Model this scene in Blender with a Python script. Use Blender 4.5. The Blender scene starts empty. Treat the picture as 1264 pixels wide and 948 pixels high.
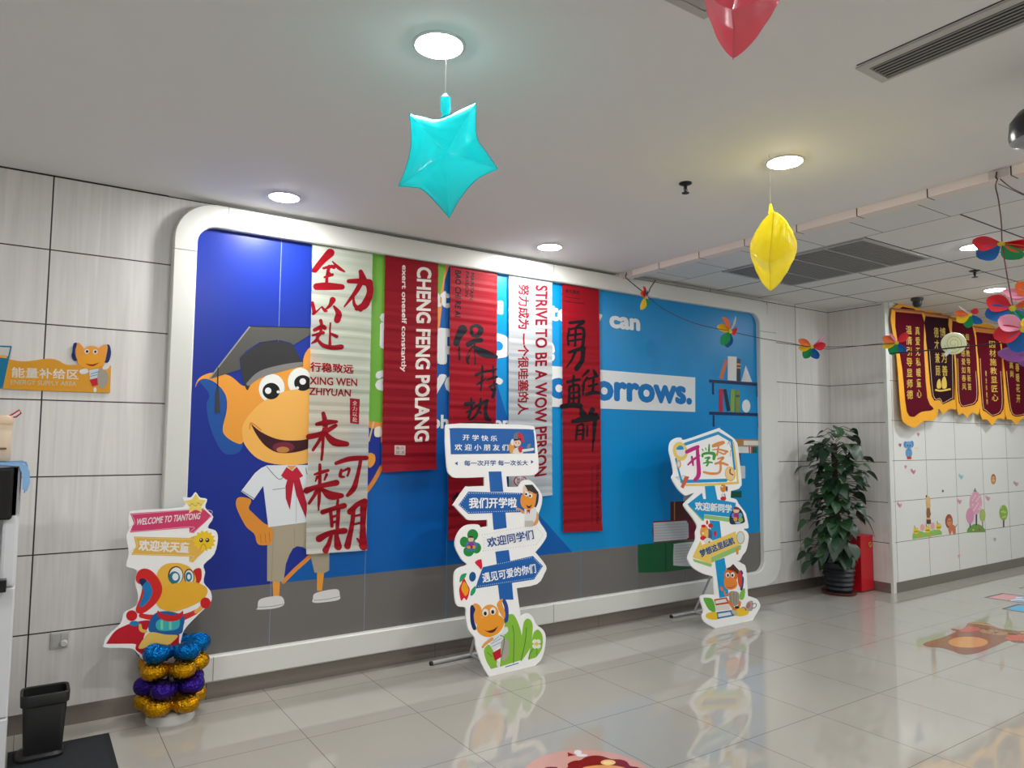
import bpy, bmesh, math, random
from mathutils import Vector, Matrix
from mathutils.geometry import tessellate_polygon
random.seed(7)
S = bpy.context.scene
COL = S.collection

# ------------------------------------------------------------------ camera
IW, IH, F = 1264.0, 948.0, 884.78
H = 1.475
CAM = Vector((0, 0, H))
_ya, _pi, _ro = (math.radians(a) for a in (33.943, 4.369, 0.348))
_fw = Vector((math.sin(_ya) * math.cos(_pi), math.cos(_ya) * math.cos(_pi), math.sin(_pi)))
_rt = Vector((math.cos(_ya), -math.sin(_ya), 0))
_up = _rt.cross(_fw)
RT = math.cos(_ro) * _rt + math.sin(_ro) * _up
UP = -math.sin(_ro) * _rt + math.cos(_ro) * _up
FW = _fw
cam_data = bpy.data.cameras.new('camera')
cam = bpy.data.objects.new('camera', cam_data)
COL.objects.link(cam)
cam_data.sensor_width = 36.0
cam_data.lens = F / IW * 36.0
cam_data.clip_start = 0.02
cam.matrix_world = Matrix(((RT.x, UP.x, -FW.x, 0), (RT.y, UP.y, -FW.y, 0), (RT.z, UP.z, -FW.z, H), (0, 0, 0, 1)))
S.camera = cam

# ------------------------------------------------------------------ world, exposure
w = bpy.data.worlds.new('world')
S.world = w
w.use_nodes = True
w.node_tree.nodes['Background'].inputs[0].default_value = (0.9, 0.95, 1.0, 1)
w.node_tree.nodes['Background'].inputs[1].default_value = 0.3
S.view_settings.view_transform = 'Standard'
S.view_settings.look = 'None'
S.view_settings.exposure = 0.0
S.view_settings.gamma = 1.0
S.view_settings.use_curve_mapping = False
LAMP = 300.0           # emission of a downlight lens
GRIDLAMP = 250.0

# ------------------------------------------------------------------ measuring helpers
def ray(x, y):
    return RT * ((x - 632) / F) - UP * ((y - 474) / F) + FW
def at(x, y, d):                      # point at a given depth
    return CAM + ray(x, y) * d
def on(x, y, o, n):                   # point on the plane through o with normal n
    d = ray(x, y)
    return CAM + d * ((o - CAM).dot(n) / d.dot(n))
def wall(x, y, Y):
    return on(x, y, Vector((0, Y, 0)), Vector((0, 1, 0)))
def proj(p):
    d = Vector(p) - CAM; w_ = d.dot(FW)
    return 632 + F * d.dot(RT) / w_, 474 - F * d.dot(UP) / w_
def flr(x, y, z=0.0):
    return on(x, y, Vector((0, 0, z)), Vector((0, 0, 1)))

# ------------------------------------------------------------------ materials
def lin(c):
    c = c / 255.0
    return c / 12.92 if c <= 0.04045 else ((c + 0.055) / 1.055) ** 2.4
MATS = {}
ALB = 0.92
def rgb(c):
    return tuple(min(0.92, lin(v) * ALB) for v in c)
def foilmat(c):
    m = mat(c, .2, 0, .6, coat=.5, bump=(22, .10), name='balloon_foil')
    nt = m.node_tree
    if 'Translucent BSDF' not in nt.nodes:
        t = nt.nodes.new('ShaderNodeBsdfTranslucent'); t.inputs[0].default_value = (*rgb(tuple(min(255, v * 1.1) for v in c)), 1)
        x = nt.nodes.new('ShaderNodeMixShader'); x.inputs[0].default_value = .45
        nt.links.new(nt.nodes['Principled BSDF'].outputs[0], x.inputs[1]); nt.links.new(t.outputs[0], x.inputs[2])
        nt.links.new(x.outputs[0], nt.nodes['Material Output'].inputs[0])
    return m
def mat(c, rough=0.45, metal=0.0, spec=0.5, name=None, coat=0.0, bump=None, alpha=None, trans=None):
    key = (tuple(c), rough, metal, spec, coat, bump, alpha, trans)
    if key in MATS:
        return MATS[key]
    m = bpy.data.materials.new(name or 'paint_%02x%02x%02x' % tuple(int(v) for v in c))
    m.use_nodes = True
    nt = m.node_tree
    b = nt.nodes['Principled BSDF']
    b.inputs['Base Color'].default_value = (*rgb(c), 1)
    b.inputs['Roughness'].default_value = rough
    b.inputs['Metallic'].default_value = metal
    b.inputs['Specular IOR Level'].default_value = spec
    b.inputs['Coat Weight'].default_value = coat
    if trans:
        b.inputs['Transmission Weight'].default_value = trans
    if bump:
        sc, st = bump
        n = nt.nodes.new('ShaderNodeTexNoise'); n.inputs['Scale'].default_value = sc
        n.inputs['Detail'].default_value = 3
        tc = nt.nodes.new('ShaderNodeTexCoord')
        bp = nt.nodes.new('ShaderNodeBump'); bp.inputs['Strength'].default_value = st
        bp.inputs['Distance'].default_value = 0.01
        nt.links.new(tc.outputs['Object'], n.inputs['Vector'])
        nt.links.new(n.outputs['Fac'], bp.inputs['Height'])
        nt.links.new(bp.outputs['Normal'], b.inputs['Normal'])
    if alpha is not None:
        tr = nt.nodes.new('ShaderNodeBsdfTransparent')
        mx = nt.nodes.new('ShaderNodeMixShader')
        mx.inputs[0].default_value = alpha
        nt.links.new(tr.outputs[0], mx.inputs[1])
        nt.links.new(b.outputs[0], mx.inputs[2])
        nt.links.new(mx.outputs[0], nt.nodes['Material Output'].inputs[0])
    MATS[key] = m
    return m
def emit(name, c, s):
    m = bpy.data.materials.new(name); m.use_nodes = True
    nt = m.node_tree; nt.nodes.remove(nt.nodes['Principled BSDF'])
    e = nt.nodes.new('ShaderNodeEmission'); e.inputs[0].default_value = (*c, 1); e.inputs[1].default_value = s
    nt.links.new(e.outputs[0], nt.nodes['Material Output'].inputs[0])
    return m
def grid_mat(name, base, seam, ax, lines, rough=0.5, grain=0.0, coat=0.0, bump=0.0, tint=0.0, spec=0.5):
    """a surface with thin joints: lines = [(axis index, first, pitch, width)], object space is world space"""
    m = bpy.data.materials.new(name); m.use_nodes = True
    nt = m.node_tree; N = nt.nodes; L = nt.links
    b = N['Principled BSDF']
    tc = N.new('ShaderNodeTexCoord'); sp = N.new('ShaderNodeSeparateXYZ')
    L.new(tc.outputs['Object'], sp.inputs[0])
    def mth(op, a, bb=None):
        n = N.new('ShaderNodeMath'); n.operation = op
        for i, v in enumerate((a, bb)):
            if v is None: continue
            if isinstance(v, (int, float)): n.inputs[i].default_value = v
            else: L.new(v, n.inputs[i])
        return n.outputs[0]
    tot = None
    for (a, first, pitch, width) in lines:
        v = mth('SUBTRACT', sp.outputs[a], first - pitch / 2)
        v = mth('DIVIDE', v, pitch)
        v = mth('FRACT', v)
        v = mth('SUBTRACT', v, 0.5)
        v = mth('ABSOLUTE', v)
        v = mth('LESS_THAN', v, width / 2 / pitch)
        tot = v if tot is None else mth('MAXIMUM', tot, v)
    col = N.new('ShaderNodeMix'); col.data_type = 'RGBA'
    basec = (*rgb(base), 1)
    col.inputs[6].default_value = basec
    if grain:
        mp = N.new('ShaderNodeMapping'); mp.inputs['Scale'].default_value = ax
        nz = N.new('ShaderNodeTexNoise'); nz.inputs['Scale'].default_value = 1.0; nz.inputs['Detail'].default_value = 6
        nz.inputs['Distortion'].default_value = 1.2
        L.new(tc.outputs['Object'], mp.inputs[0]); L.new(mp.outputs[0], nz.inputs['Vector'])
        g = N.new('ShaderNodeMix'); g.data_type = 'RGBA'
        g.inputs[6].default_value = tuple(min(.95, c * (1 + grain)) for c in basec[:3]) + (1,)
        g.inputs[7].default_value = tuple(c * (1 - grain) for c in basec[:3]) + (1,)
        L.new(nz.outputs['Fac'], g.inputs[0]); L.new(g.outputs[2], col.inputs[6])
    col.inputs[7].default_value = (*rgb(seam), 1)
    if tot is not None: L.new(tot, col.inputs[0])
    else: col.inputs[0].default_value = 0
    L.new(col.outputs[2], b.inputs['Base Color'])
    b.inputs['Roughness'].default_value = rough
    b.inputs['Coat Weight'].default_value = coat
    b.inputs['Specular IOR Level'].default_value = spec
    if bump:
        n2 = N.new('ShaderNodeTexNoise'); n2.inputs['Scale'].default_value = 3.0
        L.new(tc.outputs['Object'], n2.inputs['Vector'])
        bp = N.new('ShaderNodeBump'); bp.inputs['Strength'].default_value = bump; bp.inputs['Distance'].default_value = 0.01
        L.new(n2.outputs['Fac'], bp.inputs['Height']); L.new(bp.outputs['Normal'], b.inputs['Normal'])
    return m

# ------------------------------------------------------------------ objects
def thing(name, label, cat, loc=(0, 0, 0), group=None):
    o = bpy.data.objects.new(name, None); COL.objects.link(o)
    o.location = loc; o.empty_display_size = 0.05
    o['label'] = label; o['category'] = cat
    if group: o['group'] = group
    return o
def child(o, parent):
    o.parent = parent
    o.matrix_parent_inverse = Matrix.Translation(-parent.location) if parent.type == 'EMPTY' else Matrix.Identity(4)
def obj(name, bm, mats, parent=None, smooth=False, label=None):
    bmesh.ops.recalc_face_normals(bm, faces=bm.faces[:])
    me = bpy.data.meshes.new(name); bm.to_mesh(me); bm.free()
    for m in (mats if isinstance(mats, (list, tuple)) else [mats]): me.materials.append(m)
    if smooth:
        for p in me.polygons: p.use_smooth = True
        try: me.set_sharp_from_angle(angle=math.radians(40))
        except Exception: pass
    o = bpy.data.objects.new(name, me); COL.objects.link(o)
    if parent is not None: child(o, parent)
    if label: o['label'] = label
    return o
def struct(name, bm, m, smooth=False):
    o = obj(name, bm, m, None, smooth); o['kind'] = 'structure'
    return o
def tag(o, label, cat, group=None):
    o['label'] = label; o['category'] = cat
    if group: o['group'] = group
    return o
def box(bm, x0, x1, y0, y1, z0, z1, bev=0.0, seg=2, mi=0):
    g = bmesh.ops.create_cube(bm, size=1.0)
    vs = g['verts']
    for v in vs:
        v.co = Vector((x0 + (v.co.x + .5) * (x1 - x0), y0 + (v.co.y + .5) * (y1 - y0), z0 + (v.co.z + .5) * (z1 - z0)))
    fs = set(f for v in vs for f in v.link_faces)
    for f in fs: f.material_index = mi
    if bev:
        es = list(set(e for v in vs for e in v.link_edges))
        r = bmesh.ops.bevel(bm, geom=es, offset=bev, segments=seg, affect='EDGES', profile=0.5)
        for f in r['faces']: f.material_index = mi
    return bm
def nb(*a, **k):
    return box(bmesh.new(), *a, **k)
def quad(bm, pts, mi=0):
    f = bm.faces.new([bm.verts.new(p) for p in pts]); f.material_index = mi
    return f
def tube(bm, pts, r, seg=8, mi=0, cap=True):
    pts = [Vector(p) for p in pts]
    rings = []
    prev = None
    for i, p in enumerate(pts):
        t = (pts[min(i + 1, len(pts) - 1)] - pts[max(i - 1, 0)]).normalized()
        if prev is None:
            a = t.orthogonal().normalized()
        else:
            a = (prev - t * prev.dot(t)).normalized()
        prev = a
        b = t.cross(a)
        rr = r[i] if isinstance(r, (list, tuple)) else r
        rings.append([bm.verts.new(p + a * (rr * math.cos(k * 2 * math.pi / seg)) + b * (rr * math.sin(k * 2 * math.pi / seg))) for k in range(seg)])
    for A, B in zip(rings, rings[1:]):
        for k in range(seg):
            f = bm.faces.new((A[k], A[(k + 1) % seg], B[(k + 1) % seg], B[k])); f.material_index = mi
    if cap:
        f = bm.faces.new(rings[0][::-1]); f.material_index = mi
        f = bm.faces.new(rings[-1]); f.material_index = mi
    return bm
def lathe(bm, prof, c, seg=32, axis=None, mi=0):
    """profile [(radius, height)] turned about an axis through c (default up)"""
    ax = Vector(axis).normalized() if axis is not None else Vector((0, 0, 1))
    a = ax.orthogonal().normalized(); b = ax.cross(a); c = Vector(c)
    rings = []
    for (r, h) in prof:
        if r < 1e-6: rings.append([bm.verts.new(c + ax * h)])
        else: rings.append([bm.verts.new(c + ax * h + a * (r * math.cos(k * 2 * math.pi / seg)) + b * (r * math.sin(k * 2 * math.pi / seg))) for k in range(seg)])
    for A, B in zip(rings, rings[1:]):
        for k in range(seg):
            q = [A[k % len(A)], A[(k + 1) % len(A)], B[(k + 1) % len(B)], B[k % len(B)]]
            q = list(dict.fromkeys(q))
            if len(q) > 2:
                f = bm.faces.new(q); f.material_index = mi
    for R, rev in ((rings[0], True), (rings[-1], False)):
        if len(R) > 2:
            f = bm.faces.new(R[::-1] if rev else R); f.material_index = mi
    return bm

# ------------------------------------------------------------------ flat artwork on a plane
def crom(P, closed=True, n=6):
    """Catmull-Rom through the points; a repeated point is a corner"""
    out = []
    N = len(P)
    rng = range(N) if closed else range(N - 1)
    for i in rng:
        if closed: p0, p1, p2, p3 = P[i - 1], P[i], P[(i + 1) % N], P[(i + 2) % N]
        else: p0, p1, p2, p3 = P[max(i - 1, 0)], P[i], P[i + 1], P[min(i + 2, N - 1)]
        if p1 == p2: continue
        for k in range(n):
            t = k / n
            out.append(tuple(0.5 * (2 * b + (c - a) * t + (2 * a - 5 * b + 4 * c - d) * t * t + (3 * b - a - 3 * c + d) * t ** 3) for a, b, c, d in zip(p0, p1, p2, p3)))
    if not closed: out.append(tuple(P[-1]))
    return out
GLYPH = {}
def glyphs(s, off=0.0, line=1.0, space=1.0, shear=0.0):
    key = (s, off, line, space, shear)
    if key in GLYPH: return GLYPH[key]
    cu = bpy.data.curves.new('lettering', 'FONT')
    cu.body = s; cu.offset = off; cu.space_line = line; cu.space_character = space; cu.shear = shear
    cu.resolution_u = 3
    cu.align_x = 'CENTER' if '\n' in s else 'LEFT'
    o = bpy.data.objects.new('lettering', cu); COL.objects.link(o)
    dg = bpy.context.evaluated_depsgraph_get()
    me = bpy.data.meshes.new_from_object(o.evaluated_get(dg))
    vs = [(v.co.x, v.co.y) for v in me.vertices]; fs = [tuple(p.vertices) for p in me.polygons]
    bpy.data.objects.remove(o); bpy.data.curves.remove(cu); bpy.data.meshes.remove(me)
    GLYPH[key] = (vs, fs)
    return vs, fs
def bold(s, off=0.0, line=1.0, space=1.0, shear=0.0):
    """heavier type: the same letters laid over themselves, shifted by off"""
    vs, fs = glyphs(s, 0.0, line, space, shear)
    if off < .004: return vs, fs
    V, Fc = [], []
    dz = 0.0
    sh = [(-off, -off), (off, -off), (-off, off), (off, off)]
    if off > .04: sh = [(0, 0)] + [(off * 1.15 * math.cos(k * math.pi / 4), off * 1.15 * math.sin(k * math.pi / 4)) for k in range(8)]
    for dx, dy in sh:
        b = len(V)
        V += [(x + dx, y + dy, dz) for x, y in vs]; dz += .00005
        Fc += [tuple(i + b for i in f) for f in fs]
    return V, Fc
class Art:
    """printed shapes lying on one plane, traced in photograph coordinates; o origin, u right, v up"""
    def __init__(s, o, u, v, step=0.0003, base=0.0006):
        s.o = Vector(o); s.u = Vector(u).normalized(); s.v = Vector(v).normalized(); s.n = s.u.cross(s.v)
        s.step = step; s.base = base; s.items = []; s.boxes = []; s.z = (0, 0, 1); s.part = 'print'
    def zoom(s, ox, oy, k, part=None):
        s.z = (ox, oy, k)
        if part: s.part = part
        return s
    def P(s, x, y):
        ox, oy, k = s.z
        d = on(ox + x / k, oy + y / k, s.o, s.n) - s.o
        return (d.dot(s.u), d.dot(s.v))
    def W(s, p, h=0.0):
        return s.o + s.u * p[0] + s.v * p[1] + s.n * h
    def _lay(s, pts):
        bb = (min(p[0] for p in pts), max(p[0] for p in pts), min(p[1] for p in pts), max(p[1] for p in pts))
        l = 0
        for (b, k) in s.boxes:
            if b[0] < bb[1] and bb[0] < b[1] and b[2] < bb[3] and bb[2] < b[3]: l = max(l, k + 1)
        s.boxes.append((bb, l))
        return s.base + l * s.step
    lines = 0
    def raw(s, vs, fs, c, own=False):
        part = s.part
        if own and part == 'lettering': s.lines += 1; part = 'lettering#%d' % s.lines
        s.items.append((part, vs, fs, c, s._lay(vs)))
    clip = None
    def upoly(s, uv, c):
        if s.clip: uv = [(min(max(a, s.clip[0]), s.clip[1]), min(max(b, s.clip[2]), s.clip[3])) for a, b in uv]
        t = tessellate_polygon([[Vector((a, b, 0)) for a, b in uv]])
        s.raw(uv, [tuple(f) for f in t], c)
    def poly(s, pts, c):
        s.upoly([s.P(*p) for p in pts], c)
    def blob(s, pts, c, n=5):
        s.upoly([s.P(*p) for p in crom(pts, True, n)], c)
    def ell(s, x, y, rx, ry=None, c=None, rot=0, n=24):
        ry = rx if ry is None else ry
        ca, sa = math.cos(math.radians(rot)), math.sin(math.radians(rot))
        s.poly([(x + rx * math.cos(k * 2 * math.pi / n) * ca - ry * math.sin(k * 2 * math.pi / n) * sa,
                 y + rx * math.cos(k * 2 * math.pi / n) * sa + ry * math.sin(k * 2 * math.pi / n) * ca) for k in range(n)], c)
    def strokes(s, L, c, k=1.0):
        """brush strokes [(points, widths)]: one layer, round ends, tapering"""
        vs, fs = [], []
        up = 0.0
        for pts, wd in L:
            up += .00005
            ws = list(wd) if isinstance(wd, (list, tuple)) else [wd] * len(pts)
            if len(ws) != len(pts):
                ws = [ws[0] + (ws[-1] - ws[0]) * i / (len(pts) - 1) for i in range(len(pts))]
            q = crom([(p[0], p[1], b) for p, b in zip(pts, ws)], False, 5)
            b0 = len(vs)
            for i, (x, y, b) in enumerate(q):
                x0, y0 = q[max(i - 1, 0)][:2]; x1, y1 = q[min(i + 1, len(q) - 1)][:2]
                dx, dy = x1 - x0, y1 - y0; l = math.hypot(dx, dy) or 1
                h = b * k / 2
                vs += [s.P(x - dy / l * h, y + dx / l * h) + (up,), s.P(x + dy / l * h, y - dx / l * h) + (up,)]
            for i in range(len(q) - 1):
                fs.append((b0 + 2 * i, b0 + 2 * i + 1, b0 + 2 * i + 3, b0 + 2 * i + 2))
            for (x, y, b) in (q[0], q[-1]):
                b1 = len(vs)
                vs += [s.P(x + b * k / 2 * math.cos(a * math.pi / 5), y + b * k / 2 * math.sin(a * math.pi / 5)) + (up - .000025,) for a in range(10)]
                fs.append(tuple(range(b1, b1 + 10)))
        s.raw(vs, fs, c)
    def line(s, pts, wd, c):
        s.strokes([(pts, wd)], c)
    def dots(s, p, q, n, r, c):
        vs, fs = [], []
        for i in range(n):
            t = i / (n - 1); x = p[0] + (q[0] - p[0]) * t; y = p[1] + (q[1] - p[1]) * t
            b1 = len(vs)
            vs += [s.P(x + r * math.cos(a * math.pi / 3), y + r * math.sin(a * math.pi / 3)) for a in range(6)]
            fs.append(tuple(range(b1, b1 + 6)))
        s.raw(vs, fs, c)
    def text(s, t, TL, TR, BL, c, off=0.02, line=1.0, space=1.0, shear=0.0):
        vs, fs = bold(t, off, line, space, shear)
        if not vs: return
        x0 = min(v[0] for v in vs); x1 = max(v[0] for v in vs); y0 = min(v[1] for v in vs); y1 = max(v[1] for v in vs)
        a, b, d = s.P(*TL), s.P(*TR), s.P(*BL)
        out = []
        for q_ in vs:
            x, y = q_[:2]
            p = (x - x0) / max(x1 - x0, 1e-6); q = (y1 - y) / max(y1 - y0, 1e-6)
            out.append((a[0] + (b[0] - a[0]) * p + (d[0] - a[0]) * q, a[1] + (b[1] - a[1]) * p + (d[1] - a[1]) * q) + tuple(q_[2:]))
        s.raw(out, fs, c, True)
    def uline(s, t, u0, u1, zb, xh, c, off=0.05):
        """one line of type from u0 to u1 on the baseline zb with x-height xh (metres)"""
        vs, fs = bold(t, off); xs, _ = bold('x', off)
        k = xh / (max(v[1] for v in xs) - min(v[1] for v in xs)); y0 = min(v[1] for v in xs)
        x0 = min(v[0] for v in vs); x1 = max(v[0] for v in vs)
        s.raw([(u0 + (p[0] - x0) / (x1 - x0) * (u1 - u0), zb + (p[1] - y0) * k) + tuple(p[2:]) for p in vs], fs, c, True)
    def build(s, parent, rough=0.4, spec=.3, cuts=None, wave=None, labels=None, sub=None, alpha=None):
        made = {}
        for part in dict.fromkeys(i[0] for i in s.items):
            bm = bmesh.new(); mats = []
            for (pt, vs, fs, c, h) in s.items:
                if pt != part: continue
                m = c if isinstance(c, bpy.types.Material) else mat(c, rough, spec=spec, alpha=alpha)
                if m not in mats: mats.append(m)
                mi = mats.index(m)
                V = [bm.verts.new((p[0], p[1], h + (p[2] if len(p) > 2 else 0))) for p in vs]
                for f in fs:
                    if len(set(f)) < 3: continue
                    try: bm.faces.new([V[i] for i in f]).material_index = mi
                    except ValueError: pass
            if cuts:
                for z in cuts:
                    bmesh.ops.bisect_plane(bm, geom=bm.verts[:] + bm.edges[:] + bm.faces[:], dist=1e-6, plane_co=(0, z, 0), plane_no=(0, 1, 0))
            bm.normal_update()
            for f in bm.faces:
                if f.normal.z < 0: f.normal_flip()
            for v in bm.verts:
                h = v.co.z + (wave(v.co.x, v.co.y) if wave else 0)
                v.co = s.W((v.co.x, v.co.y), h)
            me = bpy.data.meshes.new(part.split('#')[0]); bm.to_mesh(me); bm.free()
            for m in mats: me.materials.append(m)
            o = bpy.data.objects.new(part.split('#')[0], me); COL.objects.link(o)
            child(o, (sub or {}).get(part, parent)); made[part] = o
            if labels and part in labels: o['label'] = labels[part]
        return made
def plate(bm, art, pts, t, mi=0, front=0.0):
    """an outline cut from board: pts in plane metres, thickness t behind the face"""
    tri = tessellate_polygon([[Vector((a, b, 0)) for a, b in pts]])
    A = [bm.verts.new(art.W(p, front)) for p in pts]; B = [bm.verts.new(art.W(p, front - t)) for p in pts]
    for f in tri:
        try:
            bm.faces.new([A[i] for i in f]).material_index = mi
            bm.faces.new([B[i] for i in reversed(f)]).material_index = mi
        except ValueError: pass
    n = len(pts)
    for i in range(n):
        bm.faces.new((A[i], A[(i + 1) % n], B[(i + 1) % n], B[i])).material_index = mi
    return bm
WHITE = (250, 250, 249)

# ================================================================== THE ROOM
WY, ZC, ZG = 4.41, 2.845, 2.865        # mural wall, plaster ceiling, tile ceiling
SY, RX = 3.80, 7.03                    # sticker wall, alcove return
XL, XR, YB = -2.6, 12.5, -3.6          # rest of the room
m_panel = grid_mat('wall_panel', (226, 224, 222), (28, 26, 26), (26, 26, 1.1), [(2, 0.0855, 0.3935, 0.0065), (0, 0.05, 1.281, 0.007)], 0.42, grain=0.2)
m_alcove = grid_mat('wall_panel_return', (224, 221, 217), (42, 40, 40), (26, 26, 1.1), [(2, 0.0855, 0.3935, 0.006)], 0.42, grain=0.2)
m_tilewall = grid_mat('wall_tile', (232, 233, 228), (96, 96, 94), (1, 1, 1), [(2, 0.0855, 0.3985, 0.005), (0, 7.745, 0.628, 0.006)], 0.22)
m_plain = mat((226, 225, 222), 0.6, name='plain_wall')
m_floor = grid_mat('polished_tile', (172, 169, 160), (112, 108, 102), (1.1, 1.1, 1.1), [(0, 0.014, 0.6, 0.0035), (1, 2.385, 0.6, 0.0035)], 0.035, grain=0.06, spec=0.75, bump=0.004)
m_ceil = mat((236, 236, 236), 0.8, name='ceiling_paint')
m_base = grid_mat('brushed_steel', (150, 141, 134), (60, 56, 52), (0.6, 2, 60), [(0, 0.9, 1.45, 0.003)], 0.22, grain=0.12)
m_base.node_tree.nodes['Principled BSDF'].inputs['Metallic'].default_value = 0.55

struct('floor', nb(XL, XR, YB, WY + .1, -0.1, 0), m_floor)
struct('wall_back', nb(XL, RX, WY, WY + .1, 0, 3.0), m_panel)
struct('wall_return', nb(RX, RX + .1, SY + .004, WY + .1, 0, 3.0), m_alcove)
struct('wall_right', nb(RX + .002, XR, SY, SY + .1, 0, 3.0), m_tilewall)
struct('wall_left', nb(XL - .1, XL, YB, WY, 0, 3.0), m_plain)
struct('wall_front', nb(XL, XR, YB - .1, YB, 0, 3.0), m_plain)
struct('wall_far', nb(XR, XR + .1, YB, SY, 0, 3.0), m_plain)
XF = 3.995
struct('ceiling', nb(XL, XF, YB, WY, ZC, ZC + .1), m_ceil)
m_ctile = grid_mat('ceiling_tile', (232, 231, 228), (56, 54, 52), (30, 30, 30), [(0, 4.675, 0.595, 0.016), (1, 3.87, 0.61, 0.013)], 0.85, grain=0.04)
struct('ceiling.001', nb(4.07, XR, YB, WY, ZG, ZG + .1), m_ctile)
m_cstrip = grid_mat('ceiling_strip', (226, 226, 226), (70, 68, 66), (1, 1, 1), [(1, 4.2, 0.422, 0.006), (0, 4.672, 3.0, 0.012)], 0.7)
struct('trim_1', nb(4.08, 4.668, YB, WY, ZG - .003, ZG + .01), m_cstrip)
m_fascia = grid_mat('fascia_board', (236, 224, 217), (46, 40, 38), (40, 1.2, 40), [(1, 3.906, 0.401, 0.007)], 0.55, grain=0.07)
struct('trim_2', nb(XF, 4.078, YB, WY, 2.797, ZC + .1, bev=.003), m_fascia)
struct('baseboard_left', nb(XL, RX, WY - .006, WY, 0, 0.095), m_base)
struct('baseboard_back', nb(RX - .006, RX, SY, WY - .006, 0, 0.095), m_base)
m_base2 = grid_mat('dull_steel', (112, 108, 98), (70, 66, 62), (0.6, 2, 60), [(0, 8.9, 2.4, 0.003)], 0.3, grain=0.08)
struct('baseboard_right', nb(RX, XR, SY - .006, SY, 0, 0.10), m_base2)
# dark strip painting the gap's shade under the plaster ceiling, white corner bead
struct('gap_shade_strip', nb(XL, 0.60, WY - .002, WY, 2.838, 2.846), mat((30, 30, 30), 0.8))
bm = nb(RX - .008, RX + .045, SY - .008, SY + .002, 0.0, 2.86, bev=.002)
box(bm, RX - .008, RX, SY, SY + .02, 0, 2.86)
struct('trim_4', bm, mat((222, 224, 218), 0.35))

# ------------------------------------------------------------------ lamps
m_rim = mat((214, 214, 212), 0.4)
m_lens = emit('lamp_lens', (1.0, 0.985, 0.965), LAMP)
m_lens2 = emit('lamp_lens_cool', (0.96, 0.99, 1.0), GRIDLAMP)
def downlight(x, y, z, r, label, lens):
    t = thing('downlight', label, 'ceiling light', (x, y, z), 'round recessed ceiling lights')
    obj('rim', lathe(bmesh.new(), [(r * 1.12, 0), (r * 1.12, -.004), (r * 1.0, -.007), (r * .97, -.004), (r * .97, 0)], (x, y, z), 40), m_rim, t, True)
    obj('lens', lathe(bmesh.new(), [(r * .965, -.001), (r * .93, -.007), (r * .6, -.012), (0, -.014)], (x, y, z), 40), lens, t, True)
RL = 0.083
downlight(1.126, 2.142, ZC, RL, 'round lit ceiling light right above the turquoise star balloon', m_lens)
downlight(1.15, 4.049, ZC, RL, 'round lit ceiling light near the wall above the navy part of the mural', m_lens)
downlight(3.03, 4.03, ZC, RL, 'round lit ceiling light near the wall above the red banners', m_lens)
downlight(3.03, 2.105, ZC, RL, 'round lit ceiling light right above the yellow balloon', m_lens)
downlight(5.547, 2.337, ZG, RL, 'round lit light in the tiled ceiling behind the upper pinwheel', m_lens2)
downlight(7.29, 2.91, ZG, RL, 'round lit light in the tiled ceiling above the gold fringed pennants', m_lens2)
for i, (x, y) in enumerate([(-0.78, 2.14), (1.13, -0.4), (3.03, 0.2), (-0.78, 0.2), (1.13, -2.2), (3.03, -1.8)]):
    downlight(x, y, ZC, RL, 'round ceiling light of the rows behind the camera', m_lens)
for i, (x, y) in enumerate([(5.55, 0.5), (7.3, 0.9), (9.1, 2.9), (9.1, 0.9), (5.55, -1.5), (7.3, -1.5), (9.1, -1.3), (11, 1.5)]):
    downlight(x, y, ZG, RL, 'round light in the tiled ceiling outside the view', m_lens2)

# ------------------------------------------------------------------ ceiling fittings
def sprinkler(x, y, z, label, s=1.0):
    t = thing('sprinkler_head', label, 'sprinkler', (x, y, z), 'ceiling sprinklers')
    dk = mat((52, 50, 48), 0.35, 0.6)
    obj('escutcheon', lathe(bmesh.new(), [(.034 * s, 0), (.034 * s, -.005), (.02 * s, -.012), (.012 * s, -.012)], (x, y, z), 24), dk, t, True)
    bm = lathe(bmesh.new(), [(.009 * s, -.012), (.009 * s, -.03), (.005, -.034), (.005, -.05)], (x, y, z), 12)
    for sx in (-1, 1): tube(bm, [(x + sx * .009 * s, y, z - .025), (x + sx * .014 * s, y, z - .038), (x + sx * .004, y, z - .053)], .0022, 6)
    obj('body', bm, dk, t, True)
    obj('deflector', lathe(bmesh.new(), [(.003, -.051), (.02 * s, -.053), (.02 * s, -.056), (0, -.056)], (x, y, z), 16), dk, t, True)
p = flr(846, 226, ZC); sprinkler(p.x, p.y, ZC, 'dark sprinkler head on the white plaster ceiling left of the yellow balloon')
p = flr(1203, 334, ZG); sprinkler(p.x, p.y, ZG, 'dark sprinkler head in the tiled ceiling near the upper pinwheel', 1.15)
# small black detector by the pennants
p = flr(1132, 368, ZG)
t = thing('smoke_detector', 'small dark knob on the tiled ceiling above the first pennant', 'detector', (p.x, p.y, ZG))
obj('base_ring', lathe(bmesh.new(), [(.055, 0), (.055, -.02), (.045, -.03), (0, -.03)], (p.x, p.y, ZG), 24), mat((70, 70, 68), .5), t, True)
obj('dome', lathe(bmesh.new(), [(.04, -.03), (.042, -.06), (.03, -.085), (0, -.095)], (p.x, p.y, ZG), 24), mat((40, 42, 44), .3), t, True)
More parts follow.
